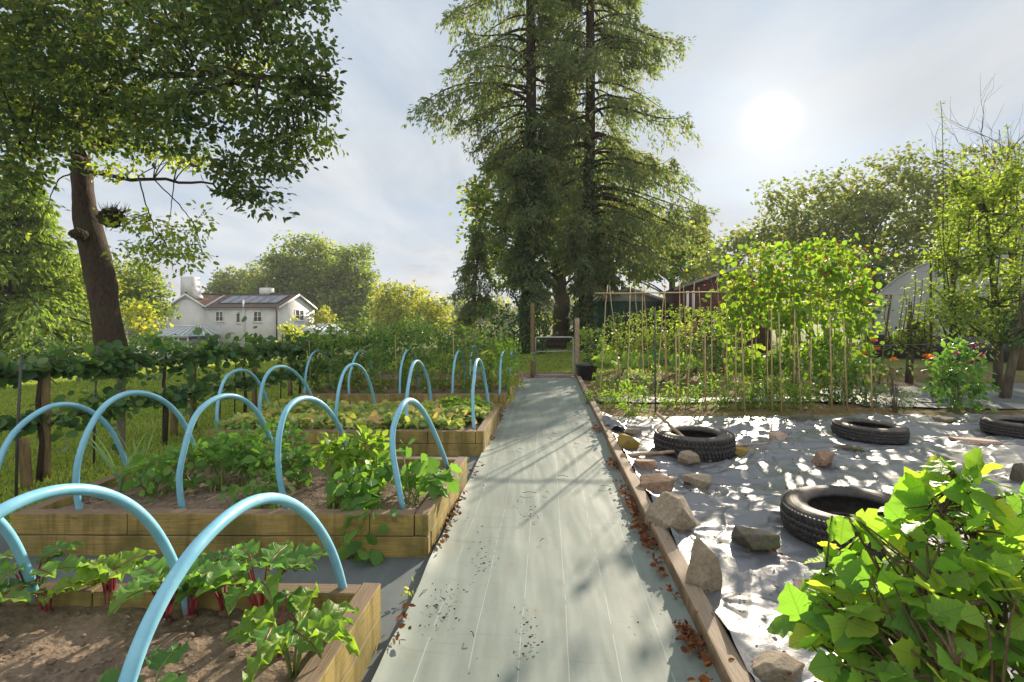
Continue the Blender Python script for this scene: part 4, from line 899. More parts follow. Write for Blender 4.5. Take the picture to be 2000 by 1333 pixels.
# ================================================================== trees
def lobe(px, py, Y, rxp, rzp, ry=None):
    c = P(px, py, Y); return (c, np.array([rxp*Y/1000, (ry if ry else (rxp+rzp)/2*Y/1000), rzp*Y/1000]))
def crown(mb, lobes, seed, dens, per, cr, leaf, T=T_QUAD, wid=1.0, droop=.3, shell=.55, flat=.6, upw=.7, mi=0):
    """leaf clumps through every lobe's volume; returns the clump centres"""
    r = rng(seed); cs = []
    for (c, rad) in lobes:
        n = max(3, int(dens*(rad[0]*rad[1]*rad[2])**(1/3)**1 if False else dens*(rad[0]*rad[2]+rad[0]*rad[1]+rad[1]*rad[2])/3))
        d = nrm(r.normal(size=(n, 3))); q = (shell+(1-shell)*r.random(n)**.7)[:,None]
        q = np.where(r.random((n, 1)) < .22, q*r.random((n, 1)), q)
        bump_ = 1+.22*vnoise(d*2.3+seed, seed)[:,None]
        cc = c+d*q*rad*bump_; cs.append(cc)
        m = int(per); k = np.repeat(np.arange(n), m); N = n*m
        sc = (cr*(.6+.7*r.random(n)))[k][:,None]
        off = r.normal(size=(N, 3))*sc*[1, 1, flat]*.55
        pos = cc[k]+off; out = nrm(pos-c)
        up = nrm(out*.5+np.array([0, 0, upw])+r.normal(size=(N, 3))*.65)
        dd = nrm(nrm(off)*.7+out*.4+r.normal(size=(N, 3))*.6-np.array([0, 0, droop]))
        place(mb, T, pos, dd, up, leaf*(.6+.7*r.random(N)), wid, mi)
    return np.concatenate(cs)
def limbs(mb, start_pts, radii, ends, seed, r_end=.02, n=9, sag=.0, near=False):
    """branches leave the trunk line and reach towards the ends"""
    r = rng(seed); sp = np.asarray(start_pts)
    for e in ends:
        dz = (np.linalg.norm(sp-e, axis=1) if near else np.abs(sp[:,2]-(e[2]-.45*np.hypot(sp[:,0]-e[0], sp[:,1]-e[1])))); k = int(np.argmin(dz+r.random(len(sp))*.2)); s = sp[k]; L = np.linalg.norm(e-s)
        m1 = s+(e-s)*.35+np.array([0,0,.10*L])+r.normal(size=3)*.06*L; m2 = s+(e-s)*.7+np.array([0,0,.06*L-sag*L])+r.normal(size=3)*.06*L
        mb.tube(bez(s, m1, m2, e, n), np.linspace(min(radii[k]*.5, .012*L+.02), r_end, n), 6, False)
def tree(name, label, lobes, trunk, m, seed, dens, per, cr, leaf, bark='grey_bark', T=T_QUAD, cat='tree', group=None, nl=24, **k):
    """trunk: list of (point, radius); lobes from survey"""
    tp = np.array([p for p, _ in trunk], float); tr = np.array([q for _, q in trunk], float)
    base = tp[0].copy(); t = thing(name, label, cat, base, group)
    n = 18; s = np.linspace(0, 1, len(tp)); u = np.linspace(0, 1, n); pts = np.stack([np.interp(u, s, tp[:,i]) for i in range(3)], 1); rr = np.interp(u, s, tr)
    pts[1:-1] += rng(seed).normal(size=(n-2, 3))*rr[1:-1,None]*.12
    cm = MB(); cs = crown(cm, [(c-base, q) for c, q in lobes], seed, dens, per, cr, leaf, T, **k); cm.build('crown', M[m], t)
    bm_ = MB().tube(pts-base, rr, 12)
    r = rng(seed+1); ends = cs[r.permutation(len(cs))[:nl]]; limbs(bm_, pts[6:]-base, rr[6:], ends, seed, .012*max(1, rr[0]/.15))
    bm_.build('trunk', M[bark], t, smooth=True); return t
def simple_trunk(px, Y, top_py, r0, zb=None):
    b = P(px, 0, Y); zb = gz(b[0], Y) if zb is None else zb; tz = P(px, top_py, Y)[2]
    return [(np.array([b[0], Y, zb-.1]), r0*1.25), (np.array([b[0], Y, zb+.12*(tz-zb)]), r0), (np.array([b[0]+.1, Y, zb+.55*(tz-zb)]), r0*.75), (np.array([b[0], Y, tz]), r0*.25)]

# ---- the big oak on the left
Yo = 12.0
pxs = [(226,742,29),(214,660,26),(203,585,24.5),(187,505,24),(172,440,23.5),(163,390,20),(158,320,16),(156,260,14.5),(165,160,12.5),(185,40,9),(200,-90,5)]
trunk = [(P(a, b, Yo+.004*(742-b)*.3), w*Yo/1000) for a, b, w in pxs]
zoff = gz(trunk[0][0][0], Yo); trunk[0] = (np.array([trunk[0][0][0], Yo, zoff-.15]), trunk[0][1]*1.12)
base = trunk[0][0].copy()
t = thing('oak_tree', 'big dark barked oak leaning left, its leafy crown filling the top left of the picture', 'tree', base)
tp = np.array([p for p, _ in trunk]); tr_ = np.array([q for _, q in trunk]); s = np.linspace(0, 1, len(tp)); u = np.linspace(0, 1, 60)
pts = np.stack([np.interp(u, s, tp[:,i]) for i in range(3)], 1); rr = np.interp(u, s, tr_)
mb = MB().tube(pts-base, rr, 28); Vt = mb.v[0]; q = Vt*[1,1,.3]; Vt += (fbm(q*7, 3, 11)[:,None]*.03+fbm(q*2.5, 2, 12)[:,None]*.03)*nrm(Vt-np.repeat(pts-base, 28, 0)[:len(Vt)])
mb.v[0] = Vt; mb.build('trunk', M['oak_bark'], t, smooth=True)
def blob(c, rad, seed, name, m):
    V, Fc = ico(); V = V*(1+.35*fbm(V*2.2+seed, 4, seed)+.10*fbm(V*7, 3, seed+1))[:,None]*rad+c-base
    return MB().add(V, Fc).build(name, M[m], t, smooth=True)
blob(P(153, 457, Yo-.1), (.17,.14,.14), 3, 'burl', 'oak_bark')
blob(P(216, 425, Yo-.12), (.25,.2,.22), 5, 'burl', 'oak_bark')
bl = MB(); r = rng(77)
for k in range(170):
    c0 = P(222, 424, Yo-.15)+r.normal(size=3)*.08; d = nrm(r.normal(size=3)+[.5,-.4,.1]); bl.tube(np.stack([c0, c0+d*.13+r.normal(size=3)*.03, c0+d*.24+[0,0,.05]])-base, [.012,.008,.003], 4, False)
bl.build('burl_twig', M['dark_bark'], t)
BR = [([(160,335,0),(250,350,-.4),(340,352,-.8),(420,362,-1.2),(440,385,-1.3)], .05, .012), ([(160,300,0),(260,235,-.8),(350,185,-1.4),(470,165,-1.8),(560,190,-2)], .10, .02),
      ([(158,265,0),(240,130,-.6),(320,60,-1.2),(430,25,-1.6),(560,20,-2)], .13, .025), ([(157,250,0),(300,150,-1.2),(420,140,-2),(520,150,-2.4),(640,150,-2.4)], .09, .014),
      ([(160,180,0),(120,80,-.9),(60,10,-1.6),(-40,-60,-2)], .12, .03), ([(158,310,0),(110,290,-.8),(50,310,-1.6),(-10,370,-2)], .07, .012), ([(160,280,0),(90,220,.8),(10,180,1.6)], .08, .02),
      ([(165,160,0),(260,20,.8),(380,-60,1.2),(520,-90,1.4)], .11, .03), ([(270,345,-.5),(285,400,-.7),(300,440,-.7),(320,470,-.8)], .016, .006), ([(340,352,-.8),(335,400,-.9),(330,440,-.9)], .012, .005),
      ([(300,350,-.6),(350,400,-.9),(380,440,-1),(395,490,-1)], .014, .005), ([(160,330,0),(115,350,-.3),(100,380,-.4),(95,400,-.4)], .02, .006)]
mb = MB(); bp = []
for L, r0, r1 in BR:
    p = np.array([P(a, b, Yo+d) for a, b, d in L]); uu = np.linspace(0, 1, 16); ss = np.linspace(0, 1, len(p)); pp = np.stack([np.interp(uu, ss, p[:,i]) for i in range(3)], 1); pp[1:-1] += r.normal(size=(14, 3))*r0*.35
    mb.tube(pp-base, np.linspace(r0, r1, 16), 9, False); bp.append(pp)
LO = [(60,40,10.2,170,120),(215,110,10.6,170,115),(390,70,10.2,150,100),(540,40,10,105,85),(470,215,10,140,75),(590,200,9.8,62,85),(310,245,10.3,130,66),(110,190,10,150,95),(545,320,9.9,62,55),(612,120,9.9,50,70),(625,160,9.8,35,40),
      (15,270,9.8,95,85),(35,365,9.6,50,38),(440,315,10.2,95,38),(480,370,10,60,28),(520,395,9.9,36,20),(160,200,12.5,170,100),(0,130,12.5,150,150),(250,-90,11,350,110),(520,-70,11,160,90)]
cm = MB(); cs = crown(cm, [(c-base, q) for c, q in [lobe(*a) for a in LO]], 21, 52, 26, .29, .135, T_OVAL, .95, .35, .5, .5)
cm.build('crown', M['oak_leaf'], t)
LO2 = [(236,418,11.7,20,18),(300,485,11.4,85,36),(372,470,11.2,30,45),(285,440,11.5,55,25),(395,425,11.2,16,32),(385,500,11.2,16,22),(345,520,11.3,34,16),(620,255,9.9,42,42),(590,275,9.9,40,30),(470,130,11.5,60,50),(440,200,11.5,70,30),(330,300,11.6,80,30),(560,130,11.5,60,50),(240,330,11.4,60,16),(60,220,11.5,60,40),(30,330,10,55,30),(75,345,10,36,22)]
cm = MB(); cs2 = crown(cm, [(c-base, q) for c, q in [lobe(*a) for a in LO2]], 22, 62, 15, .24, .12, T_OVAL, .95, .4, .2, .7)
cm.build('lower_foliage', M['oak_lit'], t)
limbs(mb, np.concatenate(bp)-base, np.full(16*len(bp), .06), cs[rng(5).permutation(len(cs))[:150]], 6, .007, 7, 0, True); limbs(mb, np.concatenate(bp)-base, np.full(16*len(bp), .03), cs2[rng(6).permutation(len(cs2))[:50]], 7, .005, 7, .05, True)
mb.build('limb', M['oak_bark'], t, smooth=True)

# ---- the two tall firs
def fir(name, label, px, Y, H, rfun, z0, seed, r0, m='fir_needle', nb=150, needle=.17, group=None, lean=0, ivy=None, tw=20, per=8, up0=.25, zpow=1.0, bark='dark_bark'):
    b = P(px, 0, Y); base = np.array([b[0], Y, gz(b[0], Y)]); r = rng(seed)
    t = thing(name, label, 'tree', base, group)
    n = 30; u = np.linspace(0, 1, n); tp = np.c_[lean*u*H+.12*np.sin(u*5+seed), .1*np.cos(u*4), u*H-.1]; tr = r0*(1-u)**.8*(1+.25*np.exp(-u*30))+.015
    wood = MB().tube(tp, tr, 14); nee = MB(); pos = []; dd = []; sz = []
    for k in range(nb):
        z = z0+(H*.985-z0)*((k+r.random())/nb)**zpow; tx = np.array([np.interp(z, tp[:,2], tp[:,0]), np.interp(z, tp[:,2], tp[:,1]), z])
        a = r.uniform(0, 2*PI); L = rfun(z, a)*r.uniform(.5, 1.2)*(1+.35*vnoise(np.array([[math.cos(a)*1.5, math.sin(a)*1.5, z*.45]]), seed)[0])
        L = min(L, rfun(z, a)*1.22)
        if L < .15: continue
        h = np.array([math.cos(a), math.sin(a), 0]); f = z/H
        P1 = tx+h*L*.35+[0,0,L*(up0*f+.02)]; P2 = tx+h*L*.75-[0,0,L*(.30-.2*f)]+r.normal(size=3)*[.1,.1,.12*L]; P3 = tx+h*L-[0,0,L*(.36-.28*f)]+r.normal(size=3)*.12
        c = bez(tx, P1, P2, P3, 10); wood.tube(c, np.linspace(.018+.012*L, .006, 10), 5, False)
        m_ = int(tw*(.5+L/3)); ts = .18+.82*r.random(m_)**.8
        ci = np.stack([np.interp(ts, np.linspace(0, 1, 10), c[:,i]) for i in range(3)], 1)
        sd = np.array([-h[1], h[0], 0]); sg = np.where(r.random(m_) < .5, -1, 1)[:,None]
        td = nrm(sd*sg*r.uniform(.3, 1, (m_, 1))+h*r.uniform(.1, .9, (m_, 1))+np.array([0,0,-1])*r.uniform(.3, 1.7, (m_, 1)))
        tl = (L*.26*(1.25-ts)+.26*r.random(m_)+.10)*(1+.6*(td[:,2] < -.5))
        for q in range(m_):
            mm = per; v = r.random(mm); pp = ci[q]+td[q]*tl[q]*v[:,None]+r.normal(size=(mm, 3))*.035
            pos.append(pp); dd.append(nrm(td[q]+r.normal(size=(mm, 3))*.45-[0,0,.15])); sz.append(needle*(.6+.7*r.random(mm)))
    pos = np.concatenate(pos); dd = np.concatenate(dd); sz = np.concatenate(sz)
    place(nee, T_DIA, pos, dd, rdir(r, len(pos), .5), sz, .58)
    wood.build('trunk', M[bark], t, smooth=True); nee.build('crown', M[m], t)
    if ivy:
        iv = MB(); N = ivy[2]; z = ivy[0]+(ivy[1]-ivy[0])*r.random(N)**1.1; a = r.uniform(0, 2*PI, N); wv = ivy[3]*(1+.5*vnoise(np.c_[a*1.2, z*1.3, 0*z], seed))*(.75+.4*r.random(N))*(1.15-.35*(z-ivy[0])/(ivy[1]-ivy[0]))
        pos = np.c_[np.interp(z, tp[:,2], tp[:,0])+np.cos(a)*wv, np.interp(z, tp[:,2], tp[:,1])+np.sin(a)*wv, z]
        out = np.c_[np.cos(a), np.sin(a), 0*a]
        place(iv, T_QUAD, pos, nrm(rdir(r, N)+out*.4-[0,0,.7]), nrm(out+r.normal(size=(N, 3))*.5+[0,0,.3]), .085*(.6+.7*r.random(N)), 1.0)
        iv.build('ivy', M['ivy_leaf'], t)
    return t
def rf1(z, a):
    f = z/24; r0 = float(np.interp(z, [0, 7.2, 9.2], [1.25, 1.5, 4.8]))
    return r0*max(.0, 1.12-f*.95)*(1.0 if math.cos(a) < .2 else .6)
def rf2(z, a):
    f = z/24; r0 = float(np.interp(z, [0, 3.2, 4.4, 7.0], [.8, 1.3, 2.6, 4.75]))
    return r0*max(.0, 1.15-f*.95)*(1.0 if math.cos(a) > -.2 else .6)
fir('fir_tree', 'tall fir with ivy covered trunk just left of the gate', 1031, 19.0, 24, rf1, 2.4, 31, .27, nb=235, group='pair of tall firs beyond the gate', ivy=(.0, 9.0, 8500, .50), tw=27, per=12)
fir('fir_tree', 'tall fir right of the gate with wide drooping boughs', 1147, 20.0, 24, rf2, 2.6, 37, .27, nb=255, group='pair of tall firs beyond the gate', ivy=(.0, 7.5, 6000, .42), tw=28, per=12)
fir('small_conifer', 'smaller conifer standing left of the ivy covered fir', 930, 24.0, 5.9, lambda z, a: 1.7*(1-z/6.3)*(1 if z > .8 else .5), .5, 41, .12, nb=80, needle=.2, tw=15, per=8)
fir('dark_conifer', 'distant dark pointed conifer on the right, behind the bright round tree', 1366, 42.0, 11.2, lambda z, a: 2.6*(1-z/11.6), 1.5, 43, .2, nb=130, needle=.36, tw=14, per=7, m='far_olive')
# golden drooping conifer left, behind the oak
fir('golden_conifer', 'pale golden green conifer with layered drooping boughs at the left edge', 30, 20.0, 8.2, lambda z, a: 4.4*(1-z/10.5), .6, 47, .2, m='larch', nb=170, needle=.27, tw=22, per=8)
TG = 'trees and big shrubs standing round the garden'
tree('oak_tree', 'oak with a forked trunk seen between the two firs', [lobe(*a) for a in ((985,395,27,55,70),(955,470,27,42,60),(1085,430,28,110,80),(1200,440,28,85,75),(1265,500,27,52,50),(1010,335,28,55,50),(1120,350,28,110,70),(1160,510,28,70,35),(1010,520,28,70,40),(930,390,27,22,40))],
     [(P(1098, 662, 29)-[0,0,.1], .62), (P(1098, 640, 29), .5), (P(1096, 580, 29), .45), (P(1090, 500, 29), .32), (P(1085, 400, 29), .15)], 'far_leaf', 51, 36, 17, .55, .21, 'grey_bark', group=TG, nl=46)
def dtree(name, label, lo, tk, m, seed, dens, per, cr, leaf, **k):
    return tree(name, label, [lobe(*a) for a in lo], simple_trunk(*tk), m, seed, dens, per, cr, leaf, group=k.pop('group', TG), **k)
dtree('oak_tree', 'great rounded oak crown rising directly behind the cottage', [(600,520,78,72,62),(560,545,78,56,50),(640,560,76,60,52),(600,600,76,80,40),(520,580,78,50,35)], (600, 78, 520, .7), 'far_leaf', 52, 8.5, 26, 1.1, .42)
dtree('oak_tree', 'rounded oak crown to the right of the one behind the cottage', [(690,530,74,40,60),(705,580,74,40,50),(680,600,72,50,45),(660,560,74,40,50)], (690, 74, 540, .5), 'far_leaf', 53, 9.5, 26, 1.0, .4)
dtree('dark_tree', 'darker lower tree at the left behind the cottage roof', [(460,555,84,42,32),(435,565,84,30,24),(500,550,82,34,36)], (465, 84, 560, .4), 'far_olive', 54, 9, 24, 1.0, .42)
dtree('yellow_shrub', 'large yellow green shrub to the right of the oaks', [(790,592,55,48,38),(755,590,56,30,40),(775,625,54,50,30)], (785, 55, 610, .15), 'far_yellow', 55, 15, 22, .8, .3)
dtree('yellow_shrub', 'golden shrub nearer the small conifer', [(845,612,50,36,32),(820,600,51,26,24),(835,640,49,42,24)], (840, 50, 620, .15), 'far_yellow', 56, 17, 22, .7, .28)
dtree('willow_shrub', 'pale willow like shrub right of the cottage gable', [(632,622,62,16,20),(650,640,61,18,14)], (635, 62, 630, .12), 'far_yellow', 57, 18, 22, .6, .3)
dtree('young_tree', 'young yellow leaved tree in front of the cottage gable', [(575,640,40,22,24),(580,668,40,22,20),(566,655,40,18,24)], (576, 40, 640, .08), 'lime_leaf', 58, 20, 16, .4, .19)
dtree('leafy_tree', 'mid green leafy tree just right of the big oak trunk', [(250,545,33,62,42),(282,575,34,42,40),(296,600,35,36,36),(230,600,32,60,40),(300,545,38,22,20)], (270, 33, 550, .25), 'far_leaf', 59, 19, 20, .6, .22)
dtree('lime_shrub', 'sunlit lime green shrub behind the big oak trunk', [(262,615,27,34,26),(150,560,30,70,50),(285,640,26,24,16)], (230, 28, 600, .12), 'far_yellow', 60, 24, 18, .5, .2)
dtree('dark_tree', 'dark leafy tree in the far left background', [(80,540,48,110,60),(10,500,46,80,90),(190,560,48,70,50),(120,610,40,110,34)], (90, 48, 540, .3), 'far_leaf', 61, 12, 20, .9, .3)
dtree('clipped_shrub', 'dark rounded shrub left of the big oak trunk', [(70,683,16,46,26),(120,688,15.5,46,24),(160,690,15.5,24,22)], (95, 16, 690, .06), 'hedge_leaf', 62, 62, 18, .22, .10)
dtree('clipped_shrub', 'dark bushy shrub in front of the glass roofed conservatory', [(292,668,24,42,17),(335,674,24,36,14),(265,672,23,26,16)], (300, 24, 675, .06), 'hedge_leaf', 63, 40, 18, .3, .14)
dtree('yellow_shrub', 'small golden shrub against the foot of the big oak', [(165,705,13,26,20),(140,715,13,18,14)], (160, 13, 715, .03), 'lime_leaf', 64, 90, 14, .16, .075)
t = dtree('hydrangea', 'hydrangea with pale lilac flower heads right of the big oak trunk', [(268,696,16,26,14),(285,702,16,18,10)], (270, 16, 705, .03), 'hedge_leaf', 65, 70, 14, .18, .10)
mb = MB(); r = rng(66)
for k in range(26):
    c0 = P(266+r.normal()*13, 692+r.normal()*7, 15.8)-np.array(t.location); pp = c0+r.normal(size=(26, 3))*.05; place(mb, T_DIA, pp, rdir(r, 26), rdir(r, 26, .8), .06)
mb.build('blossom', M['hydrangea'], t)
dtree('dark_shrub', 'dark wide shrub behind the tall bed plants, left of the small conifer', [(800,640,26,46,26),(830,655,26,34,18),(770,655,26,30,18)], (800, 26, 650, .08), 'hedge_leaf', 67, 34, 18, .35, .15)
dtree('dark_shrub', 'round dark evergreen shrub beside the ivy covered trunk', [(970,628,17,36,36),(975,660,17,34,26)], (972, 17, 640, .06), 'hedge_leaf', 68, 60, 18, .24, .11)
dtree('green_shrub', 'leafy shrub low behind the farthest bed', [(890,668,15,30,24),(860,672,15,22,18),(925,672,15,24,22)], (890, 15, 675, .04), 'dark_leaf', 69, 66, 15, .2, .09)
dtree('green_shrub', 'green shrub low between the cottage gable and the tall plants', [(690,668,16,24,20),(650,676,16,20,16),(735,665,17,28,20)], (690, 16, 675, .04), 'dark_leaf', 70, 60, 15, .22, .10)
dtree('pink_shrub', 'pinkish yellow flowering shrub on the lawn beyond the gate', [(1060,636,27,26,16),(1078,622,29,20,14),(1045,625,28,16,16)], (1060, 27, 640, .05), 'straw_leaf', 71, 34, 18, .35, .15)
dtree('green_shrub', 'leafy shrub rising behind the brown gate post', [(1160,665,12.6,30,34),(1150,700,12.4,24,22),(1185,690,12.6,20,26)], (1160, 12.6, 680, .04), 'tall_leaf', 72, 75, 15, .18, .085)
dtree('round_tree', 'bright round leafed tree right of the firs, over the green shed', [(1312,462,30,58,46),(1285,510,29,52,40),(1335,505,30,44,40),(1290,445,30,34,26),(1250,540,29,30,22)], (1310, 30, 480, .25), 'far_leaf', 73, 24, 18, .55, .2)
dtree('hedge_tree', 'olive leafed tree at the left end of the right hand tree line', [(1440,560,33,60,50),(1430,485,34,42,36),(1470,470,35,40,38),(1400,520,33,50,26)], (1440, 34, 490, .2), 'far_olive', 74, 19, 18, .65, .23)
dtree('hedge_tree', 'broad olive tree rising behind the runner beans', [(1560,570,32,90,60),(1600,460,32,70,60),(1540,425,34,60,62),(1590,400,34,52,56),(1560,480,33,80,46),(1510,380,34,22,26)], (1550, 34, 430, .28), 'far_olive', 75, 15, 18, .7, .23)
dtree('hedge_tree', 'tallest olive tree at the top of the right hand tree line', [(1690,550,31,90,70),(1700,420,31,80,70),(1665,385,33,60,68),(1730,365,33,62,66),(1690,460,32,80,50),(1775,340,32,40,52)], (1700, 33, 390, .28), 'far_olive', 76, 15, 18, .7, .23)
dtree('hedge_tree', 'tree behind the polytunnel at the right of the tree line', [(1790,500,29,70,80),(1830,370,30,70,80),(1900,400,29,80,90),(1970,380,29,70,110),(1850,460,28,90,60)], (1860, 30, 390, .25), 'far_olive', 77, 18, 18, .65, .21)
# dark low hedge mass between beans and tunnel
dtree('dark_shrub', 'dark shrub between the runner beans and the polytunnel', [(1720,560,19,40,60),(1700,620,18,40,50)], (1715, 19, 600, .06), 'dark_leaf', 78, 40, 16, .3, .13)
# bare twiggy branches at the right edge
b = P(1990, 640, 13.0); t = thing('bare_tree', 'bare twiggy branches reaching up at the right picture edge', 'tree', (b[0], 13.0, 0)); mb = MB(); r = rng(80); b0 = np.array([b[0], 13.0, 0])
def twig(p, d, L, rad, dep):
    n = 6; pts = [p]
    for k in range(n): d = nrm(d+r.normal(size=3)*.14+[0,0,.04]); pts.append(pts[-1]+d*L/n)
    mb.tube(np.array(pts)-b0, np.linspace(rad, rad*.45, n+1), 5, False)
    if dep:
        for q in range(r.integers(2, 5)): k = r.integers(2, n+1); twig(pts[k], nrm(d+r.normal(size=3)*.55), L*.62, rad*.5, dep-1)
mb.tube(np.array([[0,0,-.1],[.05,0,1.2],[0,.1,2.4]]), [.1,.08,.06], 9)
for k in range(9): twig(b0+[0,.1,2.3], nrm(np.array([r.uniform(-.5,.25), r.uniform(-.3,.3), 1.0])), 2.6, .028, 3)
mb.build('branch', M['twig'], t)
# far wood closing the horizon: one mass
r = rng(90); wl = []
for k in range(120):
    x = -230+460*(k+r.random())/120; y = 125+r.random()*40; h = 3.6+2.8*r.random(); wl.append((np.array([x, y, gz(x, y)+h*.45]), np.array([6+5*r.random(), 5, h])))
cm = MB(); crown(cm, wl, 91, .9, 26, 1.7, .85, T_QUAD); o = cm.build('woodland', M['far_olive']); tag(o, 'far woodland closing the horizon', 'woodland', kind='stuff')
# log bench beyond the gate
lg = P(1072, 678, 22); t = thing('log_pile', 'dark fallen logs lying on the lawn beyond the gate', 'log', (lg[0], 22, 0))
for k, (dx, dz, L) in enumerate(((0, .14, 1.5), (.2, .36, 1.2))): MB().tube([(dx-L/2,.1*k,dz),(dx,.1*k+.03,dz+.02),(dx+L/2,.1*k,dz)], [.15,.14,.13], 12).build('log', M['dark_bark'], t, smooth=True)
# ================================================================== espalier rows
PG = 'espaliered fruit trees trained along the left of the beds'
lp = lambda Y: -3.86+.17*(Y-4)
ES = [(2.75,'nearest espalier fruit tree at the left picture edge'),(4.15,'espalier fruit tree with large dark leaves beside two round posts at left'),(5.35,'espalier fruit tree crossing in front of the big oak trunk'),(6.55,'espalier fruit tree at the left end of the third bed'),(7.75,'espalier fruit tree left of the fourth bed'),(9.1,'espalier fruit tree in line with the cottage gable'),(10.5,'farthest espalier fruit tree, beyond the fifth bed')]
for k, (Y, lb) in enumerate(ES):
    x = lp(Y); b0 = np.array([x, Y, gz(x, Y)]); t = thing('espalier_tree', lb, 'fruit tree', b0, PG); r = rng(700+k)
    dv = nrm(np.array([.17, 1, 0])); mb = MB(); fm = MB()
    mb.tube([(0,0,-.05),(.01,.02,.3),(-.01,0,.62),(.01,.01,.9)], [.024,.02,.017,.011], 8)
    for zt, hl in ((.46,.62),(.86-.03*(k > 3),.66)):
        for s in (-1, 1):
            mb.tube(bez(np.array([0,0,zt-.05]), dv*s*.2+[0,0,zt+.02], dv*s*.4+[0,0,zt], dv*s*hl+[0,0,zt+.02], 8), np.linspace(.017,.007,8), 6)
        N = 460 if zt > .7 else 250
        u = r.uniform(-hl-.08, hl+.08, N); lump = .6+.6*vnoise(np.c_[u*3.4, u*0+zt*5, 0*u], k)
        pos = dv*u[:,None]+np.c_[r.normal(size=N)*.075*lump, r.normal(size=N)*.05, zt+.03+r.normal(size=N)*.105*lump*(1.2 if zt > .7 else 1)]
        place(fm, T_ROUND, pos, rdir(r, N, -.15, .7), nrm(rdir(r, N)*.9+[.05,-.15,.65]), .086*(.6+.55*r.random(N)))
    mb.build('trunk', M['dark_bark'], t, smooth=True); fm.build('foliage', M['espalier_leaf'], t)
PP = [(53,3.92,858,'greenish round post nearest the picture left, leaning a little'),(88,4.2,700,'brown round post beside the greenish one at left'),(236,4.97,693,'weathered post in front of the big oak trunk'),(340,5.76,755,'round green post seen through the large hoop'),(377,6.1,705,'dark post behind the middle hoops of the potato bed'),(427,6.7,772,'slim post at the left end of the third bed'),(497,7.6,660,'post rising through espalier leaves left of the tall plants'),(567,8.8,668,'post beside the young yellow tree'),(640,10.4,655,'farthest post of the espalier row')]
for px, Y, tp_, lb in PP:
    p = P(px, tp_, Y); post('fence_post', lb, p[0], Y, p[2], .036 if px != 427 else .026, 'post_grey' if px == 236 else 'post_wood', 'round posts of the espalier row', lean=(-.03 if px == 53 else .0, 0))
for k, (px, Y, lb) in enumerate(((31,3.6,'thin dark stake at the left picture edge'),(183,4.6,'thin dark stake left of the weathered post'),(318,5.5,'thin dark leaning stake seen through the large hoop'),(458,7.0,'thin dark stake between the first and second hoops of the third bed'),(548,8.2,'thin dark stake behind the second hoop of the third bed'))):
    p = P(px, 700, Y); o = MB().tube([(0,0,-.05),(.01,0,.5),(.03,.01,1.05)], .009, 6).build('stake', M['cane_dark'], smooth=True); o.location = (p[0], Y, gz(p[0], Y)); tag(o, lb, 'stake', 'thin dark stakes of the espalier row')
wr = thing('espalier_wire', 'thin wires strung along the espalier posts', 'wire', (lp(7), 7, 0))
for z in (.5, .93): MB().tube([(lp(2.2)-lp(7), -4.8, z+gz(lp(2.2), 2.2)), (lp(7)-lp(7), 0, z+gz(lp(7), 7)), (lp(11)-lp(7), 4, z+gz(lp(11), 11))], .0022, 4).build('wire', M['wire'], wr)
# hedge-like espaliers on the right, in front of the sheds
for k, (px, Y, top, lb) in enumerate(((1163,13.4,636,'low end of the leafy espalier row by the gate'),(1222,13.3,606,'leafy espalier in front of the green shed, left one'),(1278,13.2,596,'leafy espalier in front of the green shed, right one'),(1335,13.1,590,'leafy espalier beneath the red brown shed'),(1390,13.0,588,'leafy espalier next to the runner beans'))):
    lo = [lobe(px, top+18, Y, 34, 18, .22), lobe(px+8, top+62, Y, 32, 16, .2), lobe(px-8, top+34, Y, 30, 14, .2)]
    tree('espalier_hedge', lb, lo, [(P(px, 0, Y)*[1,1,0]-[0,0,.05], .06), (P(px, 0, Y)*[1,1,0]+[0,0,.7], .05), (P(px, top+10, Y), .02)], 'pear_leaf', 730+k, 170, 13, .12, .072, 'dark_bark', T_OVAL, 'fruit tree', 'leafy espaliers in front of the sheds', 10)
for k, (px, top, Y, lb) in enumerate(((1330,636,12.4,'post under the espalier row, left of the dahlias'),(1357,628,12.0,'thicker post under the espalier row behind the dahlias'),(1412,634,12.2,'post under the espalier row close to the beans'),(978,640,14,'post beyond the farthest bed, left of the gate'),(925,650,14.2,'post beyond the farthest bed, behind the low shrub'))):
    p = P(px, top, Y); post('fence_post', lb, p[0], Y, p[2], .055, 'post_wood' if k < 3 else 'post_grey', 'posts at the back of the vegetable garden')

# ================================================================== plants
def bushy(name, label, cat, base, lo, m, seed, dens, per, cr, leaf, T=T_OVAL, group=None, nst=8, stem='stem_green', sr=.006, fl=None, **k):
    """a herb: stems fan from the base to clumps of leaves. lo in local metres"""
    base = np.asarray(base, float); t = thing(name, label, cat, base, group)
    fm = MB(); cs = crown(fm, [(np.array(c, float), np.array(q, float)) for c, q in lo], seed, dens, per, cr, leaf, T, **k); fm.build('foliage', M[m], t)
    r = rng(seed+3); sb = MB()
    for e in cs[r.permutation(len(cs))[:nst]]:
        s = np.array([r.normal()*.03, r.normal()*.03, -.03]); sb.tube(bez(s, s+[0,0,.4*e[2]], e*[.7,.7,.75], e, 8), np.linspace(sr, sr*.5, 8), 6, False)
    sb.build('stem', M[stem], t, smooth=True)
    if fl:
        for (pts, mm, size) in fl:
            for q in pts: flower(np.array(q), mm, size, t, r)
    return t
def flower(c, mm, size, t, r):
    b = MB(); N = 26; a = r.uniform(0, 2*PI, N); el = r.uniform(-.1, 1.2, N); d = np.c_[np.cos(a)*np.cos(el), np.sin(a)*np.cos(el), np.sin(el)]
    place(b, T_OVAL, c+d*size*.12, d, nrm(np.array([0,0,1.0])-d*.3+r.normal(size=(N, 3))*.1), size*.55, .9); b.build('flower', M[mm], t)
